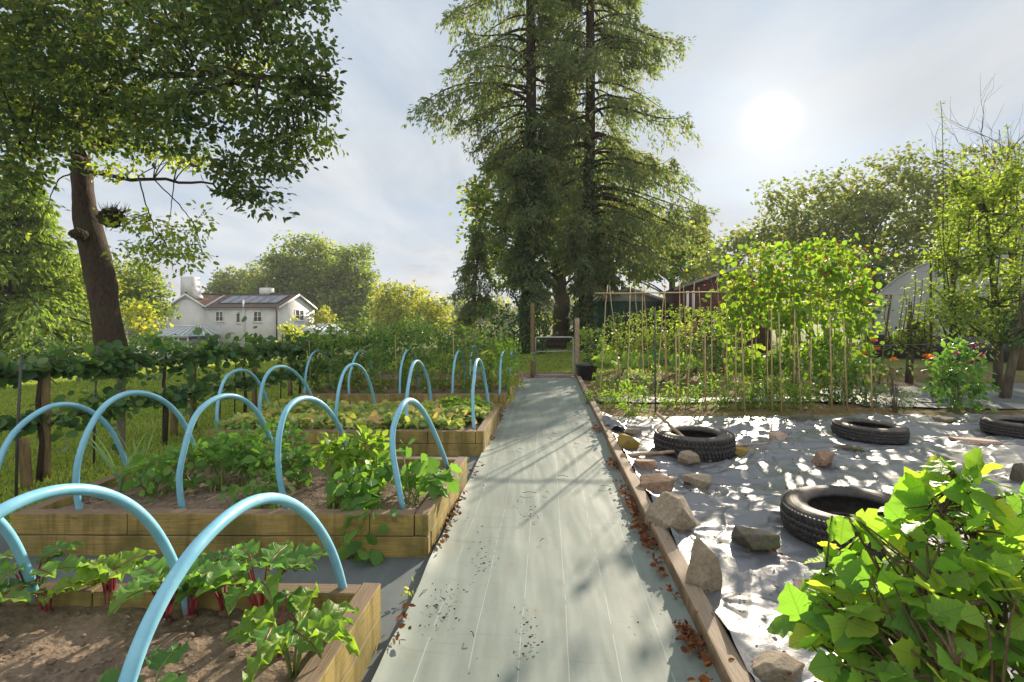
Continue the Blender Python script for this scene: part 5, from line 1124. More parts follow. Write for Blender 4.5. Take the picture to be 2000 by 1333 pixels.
def beet(label, px, py, seed, H=.27, n=9, leafm='veg_leaf', stalk='stem_red', z=.175, bl=.13, ww=1.0, root=True, name='beetroot_plant', spread=.75, cat='beetroot', group='beetroot plants in the nearest bed', lean=0.0, face=0.0):
    c = G(px, py, z); t = thing(name, label, cat, (c[0], c[1], z), group); r = rng(seed); st = MB(); lf = MB()
    for k in range(n):
        a = 2*PI*k/n+r.normal()*.35; h = np.array([math.cos(a), math.sin(a), 0]); sp = spread*(.35+.65*r.random())
        L = H*(.7+.35*r.random()); tip = h*L*sp*.6+[lean*.1,0,L*.66]
        c_ = bez(h*.012, h*.015+[0,0,L*.3], tip*[.75,.75,.8], tip, 9); st.tube(c_, np.linspace(.0045, .0026, 9), 7)
        d = nrm(c_[-1]-c_[-2]+h*.2*sp); size = bl*(.75+.5*r.random())
        T = wavy(11, 7, .07+.06*r.random(), ww, seed*31+k); pos = c_[-1:]; up = nrm(np.array([[0,-face,1.0]])-h*.15+r.normal(size=(1, 3))*.18)
        place(lf, T, pos, d[None], up, size)
        tt = np.linspace(0, .95, 7); V = T[0]; mid = V.reshape(11, 7, 3)[:,3]; 
        sdir = nrm(np.cross(up[0], d)); nn = np.cross(d, sdir); m3 = pos[0]+size*(mid[:,0:1]*d+mid[:,2:3]*nn)+nn*.001
        st.tube(m3, np.linspace(.003, .0008, 11), 5)
    st.build('stalk', M[stalk], t, smooth=True); o = lf.build('foliage', M[leafm], t, smooth=True)
    if root: MB().lathe([(0,-.05),(.02,-.03),(.028,-.008),(.022,.008),(.010,.016),(0,.018)], 18).build('root', M['beet_root'], t, smooth=True)
    return t
for a in (('beetroot plant at the left beside the hoop foot', 60, 1182, 1, .27, 8), ('tiny beetroot seedling right of the leftmost plant', 90, 1198, 2, .13, 5), ('upright beetroot with a tight sheaf of red stalks standing alone', 215, 1183, 3, .22, 11),
          ('beetroot just left of the big hoop limb', 322, 1213, 4, .26, 9), ('beetroot just right of the big hoop limb', 372, 1205, 5, .28, 10), ('beetroot in the middle of the clustered row', 440, 1195, 6, .27, 9), ('largest beetroot with tall upright leaves near the bed corner', 508, 1220, 7, .34, 13)):
    lb, px, py, sd, H, n = a; beet(lb, px, py, sd, H, n, bl=.125 if H > .2 else .06, spread=.3 if sd == 3 else .55, leafm='bright_leaf' if sd in (3,) else 'veg_leaf', ww=.85)
beet('low beetroot in front of the cluster beside the edging board', 545, 1285, 8, .22, 7, bl=.12, spread=.8)
beet('broad leaved green plant against the right hand board of the nearest bed', 572, 1320, 9, .24, 11, 'bright_leaf', 'stem_green', bl=.16, ww=.55, root=False, name='leafy_plant', cat='leafy plant', group=None, spread=.7)
beet('broad green leaf pair at the bottom edge beside the big hoop', 292, 1398, 10, .14, 4, 'veg_leaf', 'stem_green', bl=.16, ww=.8, root=False, name='leafy_plant', cat='leafy plant', group=None, spread=.6)
beet('beetroot leaf reaching in at the far left picture edge', -25, 1235, 11, .2, 6, bl=.13)

# ---- potato bed
r = rng(800)
PO = [(300,965,.20,.20,'leftmost potato plant beside the leeks'),(365,950,.24,.26,'potato plant left of the middle hoop'),(425,955,.25,.30,'potato plant just right of the middle hoop'),(480,945,.26,.31,'potato plant in the middle of the dense row'),(535,950,.25,.28,'potato plant left of the fourth hoop'),(590,945,.22,.25,'potato plant right of the fourth hoop, next to bare soil'),(455,915,.25,.28,'back potato plant behind the dense row, left one'),(545,912,.24,.27,'back potato plant behind the dense row, right one'),(505,985,.18,.14,'low potato plant drooping against the front board')]
for k, (px, py, rad, h, lb) in enumerate(PO):
    c = G(px, py, .18); bushy('potato_plant', lb, 'potato plant', c, [((0,0,h*.6), (rad*.9, rad*.8, h*.55)), ((.03,.02,h*.85), (rad*.55, rad*.5, h*.3))], 'veg_leaf', 810+k, 330, 9, .085, .062, T_OVAL, 'potato plants in the second bed', 10, sr=.005, wid=1.3, flat=.4, upw=1.0)
for k, (px, py, h, lb) in enumerate(((655,985,.42,'tall bright celery plant, leftmost of three'),(690,970,.40,'bright celery plant in the middle of the three'),(735,960,.36,'bright celery plant behind the drooping squash leaves'))):
    c = G(px, py, .18); bushy('celery_plant', lb, 'celery', c, [((0,0,h*.72), (.085,.085,h*.32)), ((.01,0,h*.4), (.06,.06,h*.3))], 'bright_leaf', 830+k, 900, 9, .06, .052, T_QUAD, 'bright upright celery plants', 16, sr=.0055, droop=.0)
c = G(718, 1000, .18); bushy('squash_plant', 'dark leaved plant drooping over the front board of the potato bed', 'squash', c, [((0,-.02,.16), (.16,.12,.12)), ((.05,-.16,.02), (.07,.05,.12)), ((.03,-.16,-.02), (.06,.04,.07)), ((.04,-.19,-.10), (.055,.03,.07))], 'veg_leaf', 841, 420, 9, .08, .075, T_ROUND, None, 9, droop=.7)
c = G(800, 985, .18); bushy('squash_plant', 'leafy plant reaching over the side board at the path end of the potato bed', 'squash', c, [((-.05,.12,.2), (.13,.14,.13)), ((.07,.1,.14), (.1,.08,.08)), ((.19,.03,.16), (.05,.04,.05))], 'veg_leaf', 842, 330, 6, .08, .085, T_LOBE, None, 9, droop=.5)
for k, (px, py, lb) in enumerate(((235,965,'leek with long arching grey green leaves, left one'),(272,950,'leek with upright grey green leaves, right one'))):
    c = G(px, py, .17); t = thing('leek', lb, 'leek', c, 'leeks in the potato bed'); mb = MB(); r = rng(850+k)
    for q in range(8):
        a = r.uniform(0, 2*PI); h = np.array([math.cos(a), math.sin(a)*.6, 0]); L = .30+.22*r.random(); cc = bez((0,0,0), (0,0,.12), h*L*.3+[0,0,L*.75], h*L*(.35+.35*r.random())+[0,0,L*(.95 if q % 3 else .25)], 14)
        w_ = .013*np.sin(np.linspace(.5, PI-.02, 14)); sd = np.cross(h, [0,0,1]); V = np.stack([cc-sd*w_[:,None], cc-h*.004, cc+sd*w_[:,None]], 1).reshape(-1, 3); mb.add(V, grid_faces(3, 14))
    mb.build('foliage', M['leek_leaf'], t, smooth=True); MB().tube([(0,0,-.03),(0,0,.06),(0,0,.13)], [.014,.012,.009], 10).build('stem', M['leek_leaf'], t, smooth=True)
# ---- third bed: low crowded plants
r = rng(860); mb = MB(); N = 7200; u, v = r.random(N), r.random(N)
x = -2.84+u*2.5+.1*v; y = 4.95+v*1.12; z = .17+.17*(.4+.6*np.abs(vnoise(np.c_[x*3.5, y*3.5, 0*x], 5)))*np.sqrt(r.random(N))+.03
x, y, z = x[(u < .93) | (v > .4)], y[(u < .93) | (v > .4)], z[(u < .93) | (v > .4)]; N = len(x)
place(mb, T_ROUND, np.c_[x, y, z], rdir(r, N, .1, .5), nrm(rdir(r, N)*.75+[0,0,.8]), .068*(.5+.7*r.random(N)), 1.0)
tag(mb.build('low_plants', M['straw_leaf']), 'crowded low strawberry like plants with yellowing leaves filling the third bed', 'low plants', kind='stuff')
mb = MB(); N = 60; x = -2.7+2.3*r.random(N); y = 4.95+1.0*r.random(N); place(mb, T_ROUND, np.c_[x, y, .30+.05*r.random(N)], rdir(r, N, 0, .4), nrm(rdir(r, N)*.6+[0,-.4,.8]), .095*(.6+.5*r.random(N)), 1.1)
tag(mb.build('yellowed_leaves', M['yellow_leaf']), 'pale yellow withered leaves among the low plants', 'leaves', kind='stuff')
beet('bright green lettuce like plant at the path end of the third bed', 903, 812, 12, .26, 16, 'bright_leaf', 'stem_green', .2, .2, .8, False, 'lettuce', .8, 'lettuce', None)
# ---- tall plants of the fourth and fifth beds
TP = [(620,7.75,.98),(660,7.6,1.02),(700,7.9,1.08),(742,7.6,1.0),(785,7.9,1.06),(828,7.7,.98),(868,7.95,.98),(915,7.75,.92),(955,7.9,.95),(990,7.6,.80)]
wh = ['leftmost','second','third','fourth','fifth','sixth','seventh','eighth','ninth','last, lighter yellow green']
for k, (px, Y, h) in enumerate(TP):
    h *= 1.07; x = (px-1000)/1000*Y; bushy('tall_plant', 'tall bushy green plant in the fourth bed, %s from the left' % wh[k] if k < 9 else 'lighter yellow green tall plant at the path end of the fourth bed', 'tall plant', (x, Y, .18),
        [((0,0,h*.5), (.24,.30,h*.48)), ((.03,-.05,h*.75), (.17,.2,h*.24)), ((-.05,.05,h*.9), (.10,.12,h*.12)), ((0,-.1,.18), (.22,.22,.16))], 'tall_leaf' if k < 9 else 'bright_leaf', 870+k, 190, 12, .095, .06, T_OVAL, 'tall bushy plants in the fourth bed', 12, sr=.006, flat=.8, shell=.3)
for k, (px, Y, h) in enumerate(((735,9.6,1.0),(820,9.7,1.05),(905,9.6,1.0),(975,9.8,1.0),(1003,9.5,.75))):
    x = (px-1000)/1000*Y; bushy('tall_plant', 'tall plant in the farthest bed, %s from the left' % ['first','second','third','fourth','fifth and lowest'][k], 'tall plant', (x, Y, .18), [((0,0,h*.5), (.34,.34,h*.5)), ((.05,-.05,h*.85), (.16,.2,h*.2))], 'tall_leaf', 890+k, 120, 12, .10, .062, T_OVAL, 'tall plants in the farthest bed', 10, sr=.006, flat=.8, shell=.3)
for k, (px, top, Y) in enumerate(((773,655,7.5),(813,650,8.1),(886,640,7.5),(911,650,8.0),(968,645,7.9),(976,638,8.1),(605,665,7.6),(706,640,9.8))):
    p = P(px, top, Y); o = MB().tube([(0,0,-.05),(.005,0,p[2]*.5-.1),((.04 if k == 5 else .01)-.02,0,p[2]-.17)], [.006,.006,.005], 6).build('bamboo_cane', M['bamboo'], smooth=True); o.location = (p[0], Y, .17)
    tag(o, 'thin cane standing among the tall bed plants, %s from the left' % {6:'first',7:'second',0:'third',1:'fourth',2:'fifth, beside the clear hoop',3:'sixth',4:'seventh',5:'eighth, leaning'}[k], 'cane', 'canes among the tall bed plants')
# ================================================================== runner beans on their cane frame
bf = thing('bean_support', 'long frame of crossed bamboo canes with a ridge pole carrying the runner beans', 'cane frame', (3.9, 8.5, 0)); bo = np.array([3.9, 8.5, 0])
def seg(a, b, r0, r1, parent, name='cane', m='bamboo', sd=0, n=7):
    a = np.asarray(a, float); b = np.asarray(b, float); t = np.linspace(0, 1, n)[:,None]; p = a+(b-a)*t; rr = rng(sd); p[1:-1] += rr.normal(size=(n-2, 3))*.006
    rad = np.linspace(r0, r1, n)*(1+.1*(np.arange(n) % 2)); return MB().tube(p, rad, 7).build(name, M[m], parent, smooth=True)
ST = [(1188,1168,1212,556),(1232,1222,1246,560),(1258,1252,1272,556),(1296,1290,1302,562),(1335,1330,1352,558),(1362,1346,1373,556),(1392,1392,1416,560),(1420,1412,1436,556),(1462,1452,1480,540),(1505,1490,1520,536),(1548,1540,1562,530),(1592,1580,1604,536),(1634,1626,1650,540),(1676,1668,1690,552)]
for k, (tx, f1, f2, ty_) in enumerate(ST):
    for s, (fx, Y) in enumerate(((f1, 8.0), (f2, 9.05))):
        rr = rng(k*2+s); top = P(tx+rr.normal()*3, ty_+rr.normal()*5, 8.5); top[1] += .06*(1 if s == 0 else -1)
        ft = np.array([(fx-1000)/1000*Y+rr.normal()*.03, Y+rr.normal()*.1, -.05]); seg(ft-bo, top-bo, .0095, .0065, bf, sd=k*2+s)
zr = P(0, 573, 8.5)[2]
seg(np.array([P(1162,0,8.5)[0], 8.5, zr])-bo, np.array([P(1480,0,8.5)[0], 8.5, zr+.02])-bo, .013, .009, bf, 'ridge_pole', sd=91); seg(np.array([P(1440,0,8.52)[0], 8.52, zr+.02])-bo, np.array([P(1762,0,8.52)[0], 8.52, zr-.02])-bo, .012, .008, bf, 'ridge_pole', sd=92)
BL = [(1432,[(1440,560,44,56),(1425,640,34,46),(1440,700,34,40)],'runner bean plant at the left end of the frame'),(1480,[(1487,545,46,56),(1480,630,48,60),(1490,715,40,40)],'second runner bean plant from the left end'),(1530,[(1530,540,44,50),(1535,620,46,66),(1530,700,44,50)],'runner bean plant left of the middle of the leafy mass'),
      (1580,[(1585,530,46,50),(1580,610,48,66),(1585,690,48,56)],'runner bean plant right of the middle, at the highest part'),(1630,[(1628,535,40,54),(1630,620,46,66),(1630,700,42,56)],'second runner bean plant from the right end'),(1672,[(1672,545,34,46),(1676,620,30,64),(1672,700,28,50)],'runner bean plant at the right end of the frame')]
for k, (px, lo, lb) in enumerate(BL):
    b0 = np.array([(px-1000)/1000*8.4, 8.4, 0]); t = thing('bean_plant', lb, 'runner bean', b0, 'runner bean plants on the cane frame')
    fm = MB(); crown(fm, [(lambda q: (q[0]-b0, q[1]*[1,1,1]))(lobe(a, b, 8.5, c, d, .42)) for a, b, c, d in lo], 920+k, 74, 13, .17, .098, T_ROUND, 1.05, .75, .3, .9, .25)
    r = rng(940+k); N = 42; q = lo[0]; pos = P(q[0], q[1]-q[3], 8.5)+np.c_[r.normal(size=N)*.3, r.normal(size=N)*.2, r.normal(size=N)*.09]-b0; place(fm, T_ROUND, pos, rdir(r, N), rdir(r, N), .085*(.6+.6*r.random(N)))
    fm.build('foliage', M['bean_leaf'], t); vb = MB()
    for s in range(5):
        a = np.array([r.normal()*.12, r.normal()*.3, 0]); tp_ = np.array([r.normal()*.2, .1+r.normal()*.12, P(0, lo[0][1]-lo[0][3], 8.5)[2]+r.random()*.12]); vb.tube(bez(a, a+[.1,.1,.7], tp_+[-.1,0,-.6], tp_+np.array([r.normal()*.15,0,0]), 12), np.linspace(.006, .003, 12), 5, False)
    vb.build('stem', M['stem_green'], t, smooth=True)
    fl = MB(); N = 60; q = lo[0]; pos = P(q[0], q[1]-5, 8.3)+np.c_[r.normal(size=N)*.28, r.normal(size=N)*.22, r.normal(size=N)*.22]-b0; place(fl, T_DIA, pos, rdir(r, N), rdir(r, N), .04); fl.build('blossom', M['red_petal'], t)['kind'] = 'stuff'
# ---- canes of the front flower row
CN = [(1280,600,812,0),(1322,650,806,.01),(1300,622,770,0),(1378,650,806,.0),(1437,640,812,-.01),(1455,618,815,.04),(1470,640,800,0),(1508,600,808,0),(1527,610,815,.03),(1551,605,800,-.02),(1565,640,808,.05),(1582,660,800,-.03),(1625,610,808,.02),(1655,620,806,.04),(1703,700,806,0)]
od = ['first','second','third','fourth','fifth','sixth','seventh','eighth','ninth','tenth','eleventh','twelfth','thirteenth','fourteenth','fifteenth']
order = sorted(range(len(CN)), key=lambda k: CN[k][0])
for n_, k in enumerate(order):
    px, tp_, bs, ln = CN[k]; g0 = G(px, bs, 0); top = P(px, tp_, g0[1])
    o = MB().tube(np.array([[0,0,-.05],[-ln*.5,.01,top[2]*.5],[-ln,.02,top[2]]]), [.011,.010,.008], 8).build('bamboo_cane', M['bamboo' if k else 'cane_dark'], smooth=True); o.location = (g0[0], g0[1], 0)
    tag(o, 'upright cane of the front flower row, %s from the left' % od[n_], 'cane', 'upright canes of the front flower row')
# ---- front flower row and the plants behind it
r = rng(1000)
FR = [(1195,800,.30),(1232,818,.42),(1262,790,.34),(1305,798,.26),(1340,800,.27),(1375,802,.30),(1412,800,.36),(1450,802,.30),(1490,802,.34),(1530,803,.36),(1570,803,.34)]
for k, (px, py, h) in enumerate(FR):
    h *= 1.3; c = G(px, py, 0); bushy('flower_plant', 'low leafy plant in the front flower row, %s from the path' % od[k], 'plant', c, [((0,0,h*.58), (.19,.16,h*.42)), ((.02,0,h*.9), (.10,.10,h*.2)), ((0,0,h*.25), (.18,.15,h*.22))], 'bright_leaf' if k % 3 != 2 else 'tall_leaf', 1010+k, 420, 10, .07, .058, T_LANCE, 'low plants of the front flower row', 10, sr=.004, wid=1.7, upw=.9, flat=.7,
          fl=[([(.03,0,h+.03)], 'purple_petal', .05)] if k in (2, 5) else None)
for k, (px, py, h, lb) in enumerate(((1500,780,.62,'tall leafy stems below the left of the beans'),(1548,782,.72,'dense dark leafy clump below the middle of the beans'),(1600,786,.80,'dense leafy clump below the right of the beans'),(1650,790,.86,'tallest leafy clump right under the bean frame end'),(1690,792,.72,'leafy clump at the right end of the bean frame'))):
    c = G(px, py, 0); bushy('flower_plant', lb, 'plant', c, [((0,0,h*.55), (.24,.22,h*.42)), ((.03,0,h*.88), (.16,.15,h*.16)), ((0,0,h*.2), (.22,.2,h*.2))], 'tall_leaf', 1030+k, 330, 11, .10, .07, T_LANCE, 'taller leafy clumps under the beans', 14, sr=.005, wid=1.8, flat=.7)
c = G(1748, 808, 0); h = .62; bushy('lily_clump', 'dark dry stemmed clump with orange lily flowers above it', 'lily', c, [((0,0,h*.45), (.22,.2,h*.4)), ((.05,.05,h*.95), (.2,.18,h*.3)), ((-.05,.1,h*1.3), (.14,.12,h*.2))], 'dark_leaf', 1041, 260, 10, .09, .055, T_LANCE, None, 16, 'twig', .005, fl=[([(-.12,.25,.98),(-.1,.2,.86),(-.28,.2,.80),(.1,.15,.72)], 'orange_petal', .085)], wid=1.8)
c = G(1822, 790, 0); t = thing('lily_clump', 'single open orange lily on a tall bare stem', 'lily', c); h = P(0, 702, c[1])[2]
MB().tube([(0,0,-.05),(-.03,0,.4),(-.10,0,h-.1),(-.06,0,h)], [.006,.005,.004,.003], 6).build('stem', M['stem_green'], t, smooth=True); flower(np.array([-.06,0,h]), 'orange_petal', .16, t, rng(4))
fb = MB(); place(fb, T_LANCE, np.c_[-.04+.02*r.normal(size=20), .02*r.normal(size=20), .15+.5*r.random(20)], rdir(r, 20), rdir(r, 20, 1), .12, 1.4); fb.build('foliage', M['dark_leaf'], t)
c = G(1866, 806, 0); h = .98; bushy('dahlia_bush', 'dahlia bush with dark purple flowers at the right, in front of the pear trees', 'dahlia', c, [((0,0,h*.5), (.32,.3,h*.42)), ((.05,0,h*.85), (.24,.22,h*.22)), ((-.1,-.05,h*.62), (.22,.2,h*.22)), ((.16,-.05,h*.3), (.24,.2,h*.25))], 'veg_leaf', 1045, 260, 10, .1, .09, T_OVAL, None, 18, sr=.006, fl=[([(.0,-.25,.70),(.10,-.18,.90),(-.16,-.2,.82),(.18,-.2,.78)], 'purple_petal', .085)])
for k, (px, py, h) in enumerate(((1170,768,.36),(1222,765,.42),(1275,762,.40),(1330,764,.44),(1385,766,.42),(1440,768,.5),(1160,795,.22))):
    c = G(px, py, 0); bushy('flower_plant', 'leafy plant of the row behind the front flower row, %s from the path' % od[k] if k < 6 else 'low feathery plant right beside the edging timber', 'plant', c, [((0,0,h*.55), (.22,.18,h*.42)), ((.05,0,h*.85), (.12,.12,h*.2))], 'tall_leaf' if k % 2 else 'bright_leaf', 1100+k, 300, 9, .08, .06, T_LANCE, 'leafy plants of the second flower row', 10, sr=.004, wid=1.8, flat=.7)
# courgettes with big leaves, dahlias behind the canes
for k, (px, py, lb) in enumerate(((1206,748,'big leaved courgette plant beside the black tub'),(1256,742,'big leaved courgette plant behind the left hand canes'),(1296,748,'big leaved courgette plant in the middle of the left hand canes'))):
    beet(lb, px, py, 1060+k, .62, 11, 'bright_leaf' if k != 1 else 'veg_leaf', 'stem_green', .02, .38, .95, False, 'courgette_plant', .85, 'courgette', 'big leaved courgette plants', face=1.1)
for k, (px, py, h, mm, lb) in enumerate(((1345,745,1.15,'pale_petal','tall dahlia with pale yellow heads among the canes'),(1382,742,1.25,'lilac_petal','dahlia with lilac heads beside the left end of the beans'),(1425,742,1.2,'red_petal','dahlia with salmon red heads next to the beans'),(1400,738,.9,'orange_petal','shorter dahlia with orange heads among the canes'))):
    c = G(px, py, 0); rr = rng(1070+k); bushy('dahlia_plant', lb, 'dahlia', c, [((0,0,h*.45), (.26,.22,h*.4)), ((0,0,h*.75), (.16,.15,h*.18))], 'tall_leaf', 1075+k, 110, 9, .11, .075, T_OVAL, 'dahlias behind the canes', 12, sr=.005, fl=[([(rr.normal()*.14, -.1+rr.normal()*.08, h*(.82+.2*rr.random())) for q in range(4)], mm, .085)])
for k, (px, py, w_, lb) in enumerate(((1215,712,34,'fruit bush with yellow green leaves behind the courgettes'),(1275,704,40,'fruit bush with yellow green leaves under the green shed'),(1335,702,38,'fruit bush with yellow green leaves under the espalier posts'),(1395,706,36,'dark fruit bush close behind the left end of the beans'))):
    Y = 11.6; dtree('fruit_bush', lb, [(px, py-28, Y, w_, 40), (px+10, py-50, Y, w_*.7, 24)], (px, Y, py-40, .03), 'pear_leaf' if k < 3 else 'dark_leaf', 1090+k, 130, 14, .16, .08, group='fruit bushes under the espalier row', T=T_OVAL)
# ---- pear trees at the right
def pear(label, px, Y, trunk_px, shoots, lo, seed, m='pear_leaf'):
    b0 = np.array([(px-1000)/1000*Y, Y, 0]); t = thing('pear_tree', label, 'pear tree', b0, 'pear trees trained by the polytunnel'); r = rng(seed); wd = MB(); fm = MB()
    tp = np.array([P(a, b, Y)*[1,1,1] for a, b in trunk_px]); tp[0][2] = -.05
    wd.tube(tp-b0, np.linspace(.075, .03, len(tp)), 10)
    for (bx, by, tx, ty_, nl) in shoots:
        a = P(bx, by, Y+r.normal()*.25); e = P(tx, ty_, Y+r.normal()*.35); c = bez(a, a+[0,0,.3]+r.normal(size=3)*.05, e-[r.normal()*.08,0,.4], e, 14)
        s = tp[np.argmin(np.linalg.norm(tp-a, axis=1))]; wd.tube(bez(s, s+(a-s)*.3+[0,0,.1], s+(a-s)*.8, a, 7)-b0, np.linspace(.022, .012, 7), 6, False); wd.tube(c-b0, np.linspace(.012, .004, 14), 6, False)
        k = r.random(nl); pos = np.stack([np.interp(k, np.linspace(0, 1, 14), c[:,i]) for i in range(3)], 1); an = r.uniform(0, 2*PI, nl); d = np.c_[np.cos(an), np.sin(an), .35-.9*r.random(nl)]
        place(fm, T_OVAL, pos+nrm(d)*.035*r.random((nl, 1))-b0, d, nrm(np.c_[0*an, 0*an, 1+0*an]+r.normal(size=(nl, 3))*.35), .075*(.6+.6*r.random(nl)), 1.05)
    cs = crown(fm, [(c-b0, q) for c, q in [lobe(*a) for a in lo]], seed+1, 170, 11, .16, .078, T_OVAL, 1.05, .5, .2, .8)
    limbs(wd, tp-b0, np.full(len(tp), .05), cs[r.permutation(len(cs))[:30]], seed, .004, 7)
    wd.build('trunk', M['grey_bark'], t, smooth=True); fm.build('foliage', M[m], t); return t
r = rng(1200)
sh_ = [(1850+q*11+r.normal()*6, 600-r.random()*250, 1850+q*12+r.normal()*10, 430-abs(r.normal())*60-q*8, 120) for q in range(17)]
pear('tallest pear tree, right of the polytunnel end, with many upright yellow green shoots', 1948, 9.0, [(1948,760),(1950,680),(1945,600),(1935,500),(1925,420)], sh_, [(1930,470,9,80,110,.8),(1970,350,9,60,90,.7),(1900,600,9,75,60,.7),(1985,560,9,50,120,.7),(1960,650,8.8,60,40,.5),(1880,390,9,36,70,.5)], 1210)
sh_ = [(1830+q*8+r.normal()*5, 640-r.random()*120, 1826+q*9+r.normal()*8, 520-abs(r.normal())*70-(q % 3)*60, 110) for q in range(9)]
pear('pear tree in front of the polytunnel with open upright shoots', 1858, 9.6, [(1858,745),(1860,680),(1862,600),(1860,520)], sh_, [(1855,600,9.6,56,60,.5),(1850,480,9.6,30,60,.35),(1890,520,9.6,34,60,.35)], 1220)
sh_ = [(1742+q*11+r.normal()*4, 690-r.random()*30, 1745+q*12+r.normal()*6, 590-abs(r.normal())*30-(q % 2)*30, 90) for q in range(8)]
pear('lower pear trained on wires between the beans and the polytunnel', 1775, 10.2, [(1775,735),(1778,690),(1776,640),(1778,590)], sh_, [(1800,640,10.2,28,40,.3),(1770,660,10.2,34,26,.3)], 1230)
pear('dark pear tree at the right picture edge with two bare trunks', 1992, 8.2, [(1960,775),(1975,720),(1990,650),(1995,590)], [(2010+q*8, 650, 2010+q*10, 480, 40) for q in range(4)], [(1990,650,8.2,50,44,.4),(2010,600,8.2,50,60,.4)], 1240, 'dark_leaf')
for k, (px, tp_, Y, lb) in enumerate(((1706,560,10.3,'cane post carrying wires just right of the beans'),(1818,470,9.9,'tall cane post in front of the polytunnel'),(1716,575,10.1,'leaning cane beside the wire post'))):
    p = P(px, tp_, Y); post('cane_post', lb, p[0], Y, p[2], .018, 'twig', 'posts of the pear wires', lean=(.25 if k == 2 else 0, 0))
wr = thing('pear_wire', 'taut wires strung between cane posts across the polytunnel', 'wire', (P(1820,0,10)[0], 10, 0))
for y in (530, 571, 601, 672): a = P(1690, y+4, 10.3)-np.array(wr.location); b = P(2080, y-12, 9.4)-np.array(wr.location); MB().tube([a, (a+b)/2-[0,0,.02], b], .005, 5).build('wire', M['galv'], wr)
# ================================================================== currant bush in the foreground
cb = np.array([1.13, 1.18, .0]); t = thing('currant_bush', 'blackcurrant bush with bright lobed leaves filling the bottom right corner', 'bush', cb); r = rng(1300)
LC = [(1862,1088,1.30,140,98,.22),(1735,1160,1.26,100,85,.2),(1905,1190,1.18,150,130,.24),(1868,945,1.36,62,48,.1),(1965,1000,1.34,52,60,.14),(1630,1195,1.30,70,62,.12),(1740,1290,1.2,160,85,.22),(1900,1330,1.1,160,110,.2),(1640,1000,1.36,36,16,.05)]
pos = []; up = []; dd = []; ln = []; fm = MB(); wd = MB()
NN = [96,72,104,24,22,36,100,100,6]
for q, n in zip(LC, NN):
    c, rad = lobe(*q); d = nrm(r.normal(size=(n, 3))); p = c+d*rad*(.35+.65*r.random((n, 1))**.6); pos.append(p); dd.append(nrm(d*[1,1,.4]+r.normal(size=(n, 3))*.5-[0,0,.25])); up.append(nrm(d*.5+[0,-.1,.75]+r.normal(size=(n, 3))*.5))
pos = np.concatenate(pos); dd = np.concatenate(dd); up = np.concatenate(up); n = len(pos); sz = .076*(.45+.8*r.random(n))
ok = pos[:,1] > .80; pos, dd, up, sz = pos[ok], dd[ok], up[ok], sz[ok]; n = len(pos)
for q in range(6): place(fm, T_LOBES[q], (pos-cb)[q::6], dd[q::6], up[q::6], sz[q::6], 1.0)
fm.build('foliage', M['currant_leaf'], t, smooth=True)
cl = pos[r.permutation(n)[:46]]; sb = []
for k in range(13):
    e = cl[k]; s = cb+[r.normal()*.06, r.normal()*.06, -.03]; L = bez(s, s+[0,0,.35], e-[0,0,.25]+r.normal(size=3)*.04, e, 14); sb.append(L); wd.tube(L-cb, np.linspace(.009, .004, 14), 7, False)
sb = np.concatenate(sb)
use = np.zeros(len(sb))
for k in range(n):
    e = pos[k]; j = np.argmin(np.linalg.norm(sb-e, axis=1)+.1*(sb[:,2] > e[2])+.03*use); use[j] += 1; s = sb[j]; wd.tube(bez(s, s+(e-s)*.4+[0,0,.03], e-dd[k]*.04, e, 6)-cb, np.linspace(.0035, .0016, 6), 5, False)
wd.build('stem', M['twig'], t, smooth=True)
for k, (a, b) in enumerate((((1805,1210,1.15),(1925,1175,1.1)),((1965,1115,1.25),(2040,1095,1.2)),((1700,1222,1.2),(1790,1196,1.15)))):
    MB().tube([P(*a)-cb, (P(*a)+P(*b))/2-cb+[0,0,.004], P(*b)-cb], [.0085,.0075,.007], 8).build('pruned_stub', M['twig'], t, smooth=True)
# ================================================================== litter, weeds, stones of dirt
r = rng(1400); mb = MB(); pos = []
for k in range(19):
    y = 1.3+5.0*r.random()**1.1; m_ = int(6+70*r.random()**1.5); x0 = xr(y)-.035
    pos.append(np.c_[x0+np.abs(r.normal(size=m_))*-.03+.02, y+r.normal(size=m_)*(.04+.07*r.random()), .045+.012*r.random(m_)])
for k in range(14):
    y = 1.6+6*r.random(); m_ = int(6+20*r.random()); pos.append(np.c_[xl(y)+.0+np.abs(r.normal(size=m_))*.025, y+r.normal(size=m_)*.12, .058+.012*r.random(m_)])
pos = np.concatenate(pos); n = len(pos); place(mb, T_OVAL, pos, rdir(r, n, 0, .2), rdir(r, n, .5), .035*(.5+.7*r.random(n)), 1.1)
tag(mb.build('dry_leaves', M['dry_leaf']), 'curled brown dry leaves gathered along both edges of the path', 'dead leaves', kind='stuff')
mb = MB(); n = 230; y = 1.7+6.5*r.random(n)**1.4; u = r.random(n); u = np.where(r.random(n) < .5, .05+.3*r.random(n)**1.5, u); x = xl(y)+(xr(y)-xl(y))*u
cl_ = rng(6); cx = np.array([[-.30,2.25],[-.28,2.35],[.06,2.05],[-.15,2.75],[.12,3.4]]); w_ = cl_.integers(0, 5, 150); x[:150] = cx[w_,0]+r.normal(size=150)*.035; y[:150] = cx[w_,1]+r.normal(size=150)*.09
place(mb, T_OVAL, np.c_[x, y, np.full(n, .032)], rdir(r, n, 0, .1), rdir(r, n, 1.5), .014*(.4+1.0*r.random(n)), .8)
for k in range(16): yy = 1.8+4*r.random(); xx = xl(yy)+(xr(yy)-xl(yy))*r.random(); a = r.uniform(0, PI); d = np.array([math.cos(a), math.sin(a), 0])*.035*(.5+r.random()); mb.tube([np.array([xx,yy,.03])-d, np.array([xx,yy,.038]), np.array([xx,yy,.03])+d*[1,.7,1]], .0018, 4)
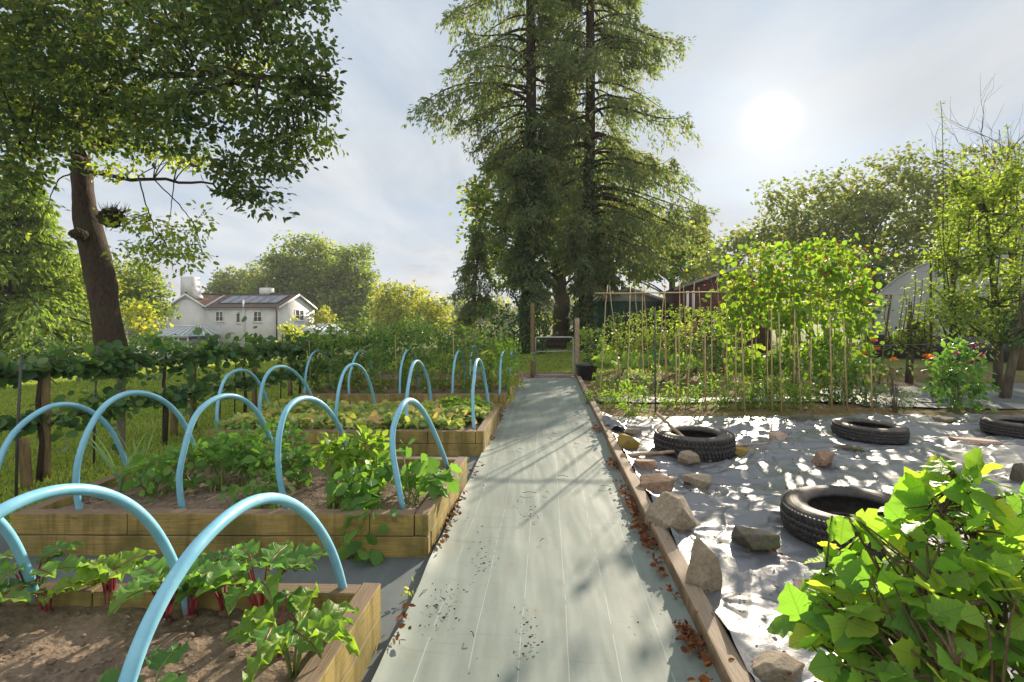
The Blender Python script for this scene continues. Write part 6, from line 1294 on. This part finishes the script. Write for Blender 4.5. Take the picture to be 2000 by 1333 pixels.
tag(mb.build('path_debris', M['dark_bark']), 'dark crumbs of soil and twig scattered on the path cloth', 'debris', kind='stuff')
mb = MB(); n = 900; xy = np.c_[.9+3.6*r.random(n), 1.0+5.4*r.random(n)]; k = r.integers(0, len(rk), 600); xy[:600] = rk[k]+r.normal(size=(600, 2))*.11
k = r.integers(0, 4, 120); xy[600:720] = ty[k]+r.normal(size=(120, 2))*.4
place(mb, T_OVAL, np.c_[xy, .075+.02*r.random(n)], rdir(r, n, 0, .1), rdir(r, n, 1.2), .022*(.4+1.0*r.random(n)), .8); tag(mb.build('sheet_debris', M['dry_leaf']), 'bits of dry leaf and soil scattered on the plastic sheet', 'debris', kind='stuff')
# soil clods and small stones on the near bed
mb = MB(); V, Fc = ico(); V8 = None
import bmesh
bm = bmesh.new(); bmesh.ops.create_icosphere(bm, subdivisions=1, radius=1); Vs = np.array([v.co[:] for v in bm.verts]); bm.verts.ensure_lookup_table(); Fs = np.array([[v.index for v in f.verts] for f in bm.faces]); bm.free()
for k in range(900): 
    bx = BEDS[0] if k < 520 else BEDS[1]; y = bx[0]+.1+(bx[1]-bx[0]-.2)*r.random(); x = bx[4]+.1+(bx[2]-bx[4]-.2)*r.random(); q = .004+.011*r.random()**3
    mb.add(Vs*(1+r.normal(size=Vs.shape)*.2)*q*[1.2,1,.7]+[x, y, .185+.012*r.random()], Fs)
tag(mb.build('soil_clods', M['soil']), 'small clods and pebbles on the bare bed soil', 'soil clods', kind='stuff')
for k, (px, py, lb, m_) in enumerate(((808,1165,'small yellow green weed growing from litter at the left path edge','lime_leaf'),(912,905,'little weed at the path edge beside the third bed corner','veg_leaf'))):
    c = G(px, py, .02); bushy('weed', lb, 'weed', c, [((0,0,.025), (.035,.045,.022))], m_, 1450+k, 2600, 7, .02, .022, T_LANCE, None, 6, sr=.0012, wid=1.5)
# ================================================================== thin veil added in place of lens glare
m, nt = mat('glare_haze'); pv = nd(nt, 'VolumePrincipled', {'Color': (.92,.94,1,1), 'Density': .0008, 'Anisotropy': .0}); o_ = nt.nodes.new('ShaderNodeOutputMaterial'); nt.links.new(pv.outputs[0], o_.inputs['Volume'])
hz = MB().box((0, 125, 12), (624, 390, 34)).build('glare_haze', m); tag(hz, 'thin veil added to stand in for lens glare over the far trees', 'glare_haze', kind='stuff')
